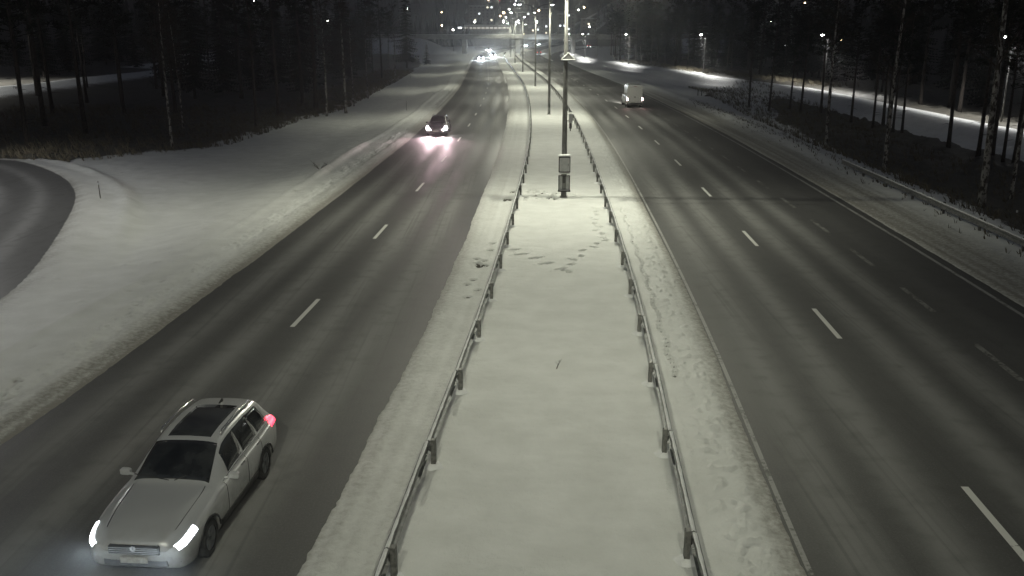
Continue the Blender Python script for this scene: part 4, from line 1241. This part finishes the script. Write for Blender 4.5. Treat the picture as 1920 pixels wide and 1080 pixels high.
def rock(px, py, s, label):
    x, y = G(px, py); rd = random.Random(px); m = MB()
    n = 10
    m.v.append((0,0,s*0.5))
    for (rr, zz) in ((0.5,0.42),(0.85,0.2),(1.0,-0.15)):
        for k in range(n):
            a = 2*math.pi*k/n; q = s*rr*rd.uniform(0.8,1.2); m.v.append((q*1.5*math.cos(a), q*math.sin(a), s*zz*rd.uniform(0.8,1.2)))
    for k in range(n): m.f.append((0, 1+k, 1+(k+1) % n))
    for r in range(2):
        for k in range(n): m.f.append((1+r*n+k, 1+r*n+n+k, 1+r*n+n+(k+1) % n, 1+r*n+(k+1) % n))
    o = m.build('boulder', M['bark'], None, True); o.location = (x, y, gz(x, y)); tag(o, label, 'boulder')
rock(1328, 170, 0.42, 'low dark boulder on the snow beside the marker posts')
def twig_plant(px, py, h, n, spread, label, seed):
    x, y = G(px, py); rd = random.Random(seed); m = MB()
    for k in range(n):
        a = rd.random()*6.283; e = np.array((math.cos(a)*spread, math.sin(a)*spread, h*rd.uniform(0.5,1)))
        m.tube([(0,0,-0.1), e*0.5, e], [0.014,0.010,0.004], 4, False)
        for j in range(3):
            b = e*rd.uniform(0.4,0.9); f = b+np.array((rd.uniform(-1,1), rd.uniform(-1,1), rd.uniform(0,1)))*spread*0.5
            m.tube([b, f], [0.008,0.003], 3, False)
    t = empty('dry_weed', (x, y, gz(x, y))); m.build('stems', M['wood_stick'], t); tag(t, label, 'weed')
twig_plant(600, 318, 0.45, 9, 0.5, 'tuft of dark twigs at the end of the snow ridge', 1)
twig_plant(1041, 694, 0.30, 1, 0.18, 'single dry stalk poking out of the median snow', 2)
twig_plant(756, 985, 0.16, 3, 0.07, 'small dry sprig against the median guard rail nearest the viewpoint', 3)

# ------------------------------------------------------------------ overpass
BY = 413.0
ov = empty('overpass', (0, BY, 0)); tag(ov, 'concrete road overpass on wall piers crossing the highway', 'bridge')
m = MB(); m.box(6, 0, 6.95, 176, 11.0, 0.9); m.box(6, -4.2, 6.35, 132, 1.2, 0.5); m.box(6, 4.2, 6.35, 132, 1.2, 0.5); m.build('deck', M['concrete'], ov)
for s in (-1, 1):
    m = MB(); m.box(6, s*5.62, 7.62, 176, 0.24, 0.85); m.build('edge_beam', M['concrete'], ov)
    m = MB(); m.box(6, s*5.60, 8.10, 176, 0.5, 0.12, 0.04); m.build('edge_snow', M['snowcap'], ov)
    m = MB()
    for k in range(60): m.box(-80+k*2.95, s*5.55, 8.65, 0.09, 0.09, 1.1)
    pp = m.build('railing_post', M['zinc'], ov); pp['kind'] = 'stuff'
    for zz in (8.75, 9.15):
        m = MB(); m.box(6, s*5.55, zz, 176, 0.07, 0.10); m.build('handrail', M['zinc'], ov)
for x in (-21.0, 2.6, 27.0):
    m = MB(); m.box(x, 0, 3.0, 2.0, 9.0, 6.4, 0.15); pr_ = m.build('pier', M['concrete'], ov)
    m = MB(); m.box(x, 0, 6.18, 2.9, 9.6, 0.4, 0.06); m.build('pier_cap', M['concrete'], pr_)
# abutment slopes: snow covered embankments carrying the side road
def embank(name, x0, x1, sgn):
    v = []; f = []
    cols = [0.0, 0.25, 0.5, 0.75, 1.0]
    rnd = random.Random(3)
    prof = [(0, -0.3), (0.33, 2.0), (0.66, 4.3), (1.0, 6.4), (8.0, 6.4)]
    m = MB()
    for j, yy in enumerate(np.linspace(-30, 30, 25)):
        fall = max(0.0, (abs(yy)-7)/16.0)
        for (q, z) in prof:
            x = x0+(x1-x0)*min(q,1)+ (sgn*60 if q > 1 else 0)
            zz = -0.3+(z+0.3)*max(0, 1-fall)+rnd.uniform(-0.12,0.12)
            m.v.append((x, BY+yy, zz))
    n = len(prof)
    for j in range(24):
        for i in range(n-1): m.f.append((j*n+i, j*n+i+1, j*n+n+i+1, j*n+n+i))
    o = m.build(name, M['snowcap'], None, True); tag(o, kind='structure'); return o
embank('terrain_west_embankment', -24.0, -40.0, -1)
embank('terrain_east_embankment', 46.0, 62.0, 1)

# ------------------------------------------------------------------ buildings, far lights
def block(px, py_top, D, wpx, floors, label, lit, roofsign=None, depth=14):
    """apartment block: its photo column and distance give its place and true size"""
    s = 1680.0/D; w = wpx/s; x = (px-960)/s; hgt = 3.0*floors
    z0 = gz(x, D)-1.0
    t = empty('apartment_block', (x, D, z0)); tag(t, label, 'building', 'blocks on the far hillside')
    m = MB(); m.box(0, depth/2, hgt/2, w, depth, hgt); m.build('wall', M['render_wall'], t)
    m = MB(); m.box(0, depth/2, hgt+0.2, w+0.6, depth+0.6, 0.4); m.build('roof', M['snowcap'], t)
    nw = max(3, int(w/3.6)); rd = random.Random(int(px*7+D))
    wm = mesh_obj('window', [(-0.75,-0.03,-0.65),(0.75,-0.03,-0.65),(0.75,-0.03,0.65),(-0.75,-0.03,0.65),(-0.75,0.05,-0.65),(0.75,0.05,-0.65),(0.75,0.05,0.65),(-0.75,0.05,0.65)],
                  [(0,1,2,3),(4,7,6,5),(0,4,5,1),(1,5,6,2),(2,6,7,3),(3,7,4,0)], M['darkglass'], t)
    dm = wm.data; wl_m = wm.data.copy(); wl_m.materials[0] = M['lit_win']; wc_m = wm.data.copy(); wc_m.materials[0] = M['lit_cool']
    first = True
    for fl in range(floors):
        for k in range(nw):
            r = rd.random(); me = dm if r > lit else (wl_m if r > lit*0.45 else wc_m)
            o = wm if first else bpy.data.objects.new('window', me)
            if first: o.data = me; first = False
            else: col.objects.link(o); o.parent = t
            o.location = (-w/2+w*(k+0.5)/nw, 0, 1.8+3*fl)
    return t
block(985, 10, 880, 34, 7, 'apartment block on the far hill above the overpass, left of the lamp masts', 0.08)
block(1018, 5, 900, 30, 8, 'tall apartment block on the far hill behind the lamp masts', 0.08)
block(1058, 8, 860, 30, 7, 'apartment block on the far hill behind the nearest mast', 0.08)
block(1098, 20, 820, 26, 6, 'apartment block on the far hill past the nearest mast', 0.08)
block(905, 5, 940, 44, 8, 'apartment block on the far hill over the oncoming lanes', 0.10)
block(1440, 60, 330, 46, 4, 'dim house block among the trees behind the footpath', 0.10, depth=10)
# low lit service building beyond the overpass
SBX, SBY = -17.0, 640.0
sb = empty('service_station', (SBX, SBY, gz(SBX, SBY)-0.5)); tag(sb, 'low lit service building just behind the overpass', 'building')
hh = 13.6-sb.location.z
M['lit_dim'] = emit_mat('lit_window_dim', (1.0,0.9,0.78), 0.45)
m = MB(); m.box(0, 7, hh/2, 33, 14, hh); m.build('wall', M['concrete'], sb)
m = MB(); m.box(0, 6.5, hh+0.3, 34, 16, 0.6); m.build('roof', M['snowcap'], sb)
for k in range(11):
    m = MB(); m.box(-14.5+2.9*k, -0.05, hh-1.5, 2.2, 0.12, 1.3); m.build('window', M['lit_dim'], sb)
m = MB(); m.box(-18.2, -0.3, hh-1.4, 3.6, 0.3, 1.0); m.build('sign_board', M['lit_cool'], sb)
m = MB(); m.box(-18.2, 0.3, (hh-1.9)/2, 0.3, 0.3, hh-1.9); m.build('sign_post', M['pole'], sb)
# distant lamps on the hillside and among the trees
M['far_bulb'] = emit_mat('far_bulb', (1.0,0.98,0.93), 40.0)
M['far_warm'] = emit_mat('far_warm', (1.0,0.72,0.42), 22.0)
M['far_red'] = emit_mat('far_red', (1.0,0.06,0.10), 8.0)
def far_lamp(px, py, D, r, label, red=False):
    s = 1680.0/D
    x = (px-960)/s; z = CAM_H+(62-py)/s*1.04
    g = gz(x, D); h = max(z-g, 3.5)
    t = empty('lamp_post', (x, D, g))
    m = MB(); m.tube([(0,0,-0.5),(0,0,h*0.5),(0,0,h+0.1)], [0.12,0.10,0.07], 6); m.build('pole', M['pole'], t, True)
    m = MB(); m.tube([(0,0,h),(0,-0.7,h+0.15)], 0.05, 5); m.build('arm', M['pole'], t)
    m = MB(); m.v.append((0,-0.7,h+0.15+r))
    for (q, zz) in ((0.8,0.55),(1.0,0.0),(0.7,-0.6)):
        for k in range(8): m.v.append((r*q*math.cos(k*0.785), -0.7+r*q*math.sin(k*0.785), h+0.15+r*zz))
    for k in range(8): m.f.append((0,1+k,1+(k+1)%8))
    for rr in range(2):
        for k in range(8): m.f.append((1+rr*8+k, 9+rr*8+k, 9+rr*8+(k+1)%8, 1+rr*8+(k+1)%8))
    m.f.append(tuple(range(24,16,-1)))
    m.build('globe', M['far_red'] if red else (M['far_warm'] if int(px) % 3 == 0 else M['far_bulb']), t, True)
    tag(t, label, 'lamp', 'distant lit lamps')
FL = [(945,29,560,0.75,'largest far lamp glow above the overpass deck'),(939,34,600,0.5,'small lamp just beneath the largest glow above the overpass'),(955,23,640,0.5,'lamp just above the largest glow over the overpass'),
      (965,15,760,0.6,'lamp higher on the hill above the largest glow'),(967,8,800,0.5,'highest lamp of the string climbing above the overpass'),(1004,44,520,0.6,'lamp low beside the third mast'),
      (1008,25,600,0.6,'lamp beside the fork of the third mast'),(893,44,520,0.5,'lone lamp above the service building'),(918,8,820,0.5,'white lamp on the hill over the oncoming lanes',),
      (938,7,820,0.5,'red lamp on the hill over the oncoming lanes',True),(1010,1,760,0.6,'red lamp at the hilltop beside the second mast',True),
      (834,50,470,0.4,'lamp over the left end of the overpass'),(854,57,450,0.4,'lamp beside the service building sign'),(773,22,420,0.32,'lamp above the wood near the overpass end'),(629,43,300,0.28,'lone lamp shining through the dark wood'),
      (834,28,520,0.3,'dim lamp above the overpass end'),(1089,20,700,0.6,'lamp on the hill past the nearest mast'),(1079,24,700,0.5,'lamp on the hill close to the nearest mast'),(1099,52,480,0.35,'lamp low past the nearest mast'),
      (1433,2,300,0.3,'lamp high among the trees behind the footpath'),(1424,43,300,0.22,'lamp among the trees beside the dim house'),(1482,13,260,0.22,'high lamp in the wood beyond the dim house'),(1540,48,240,0.2,'faint lamp in the wood above the birch'),
      (1554,75,200,0.22,'lamp in the wood beside the mottled birch'),(1914,61,160,0.16,'lamp in the wood at the picture edge'),(500,10,260,0.15,'faint lamp high in the dark wood')]
for a in FL: far_lamp(*a)

# ------------------------------------------------------------------ thin winter haze in the air
def haze_box(dens):
    m = MB(); m.box(150, 850, 38, 3000, 1900, 100.0)
    mt = bpy.data.materials.new('haze'); mt.use_nodes = True; nt = mt.node_tree
    for n in list(nt.nodes):
        if n.type != 'OUTPUT_MATERIAL': nt.nodes.remove(n)
    v = nt.nodes.new('ShaderNodeVolumePrincipled')
    v.inputs['Color'].default_value = (0.9,0.92,0.95,1); v.inputs['Density'].default_value = dens; v.inputs['Anisotropy'].default_value = 0.6
    nt.links.new(v.outputs[0], [n for n in nt.nodes if n.type == 'OUTPUT_MATERIAL'][0].inputs['Volume'])
    o = m.build('haze', mt); tag(o, 'thin pale winter haze filling the air', 'haze', kind='stuff')
haze_box(0.0005)
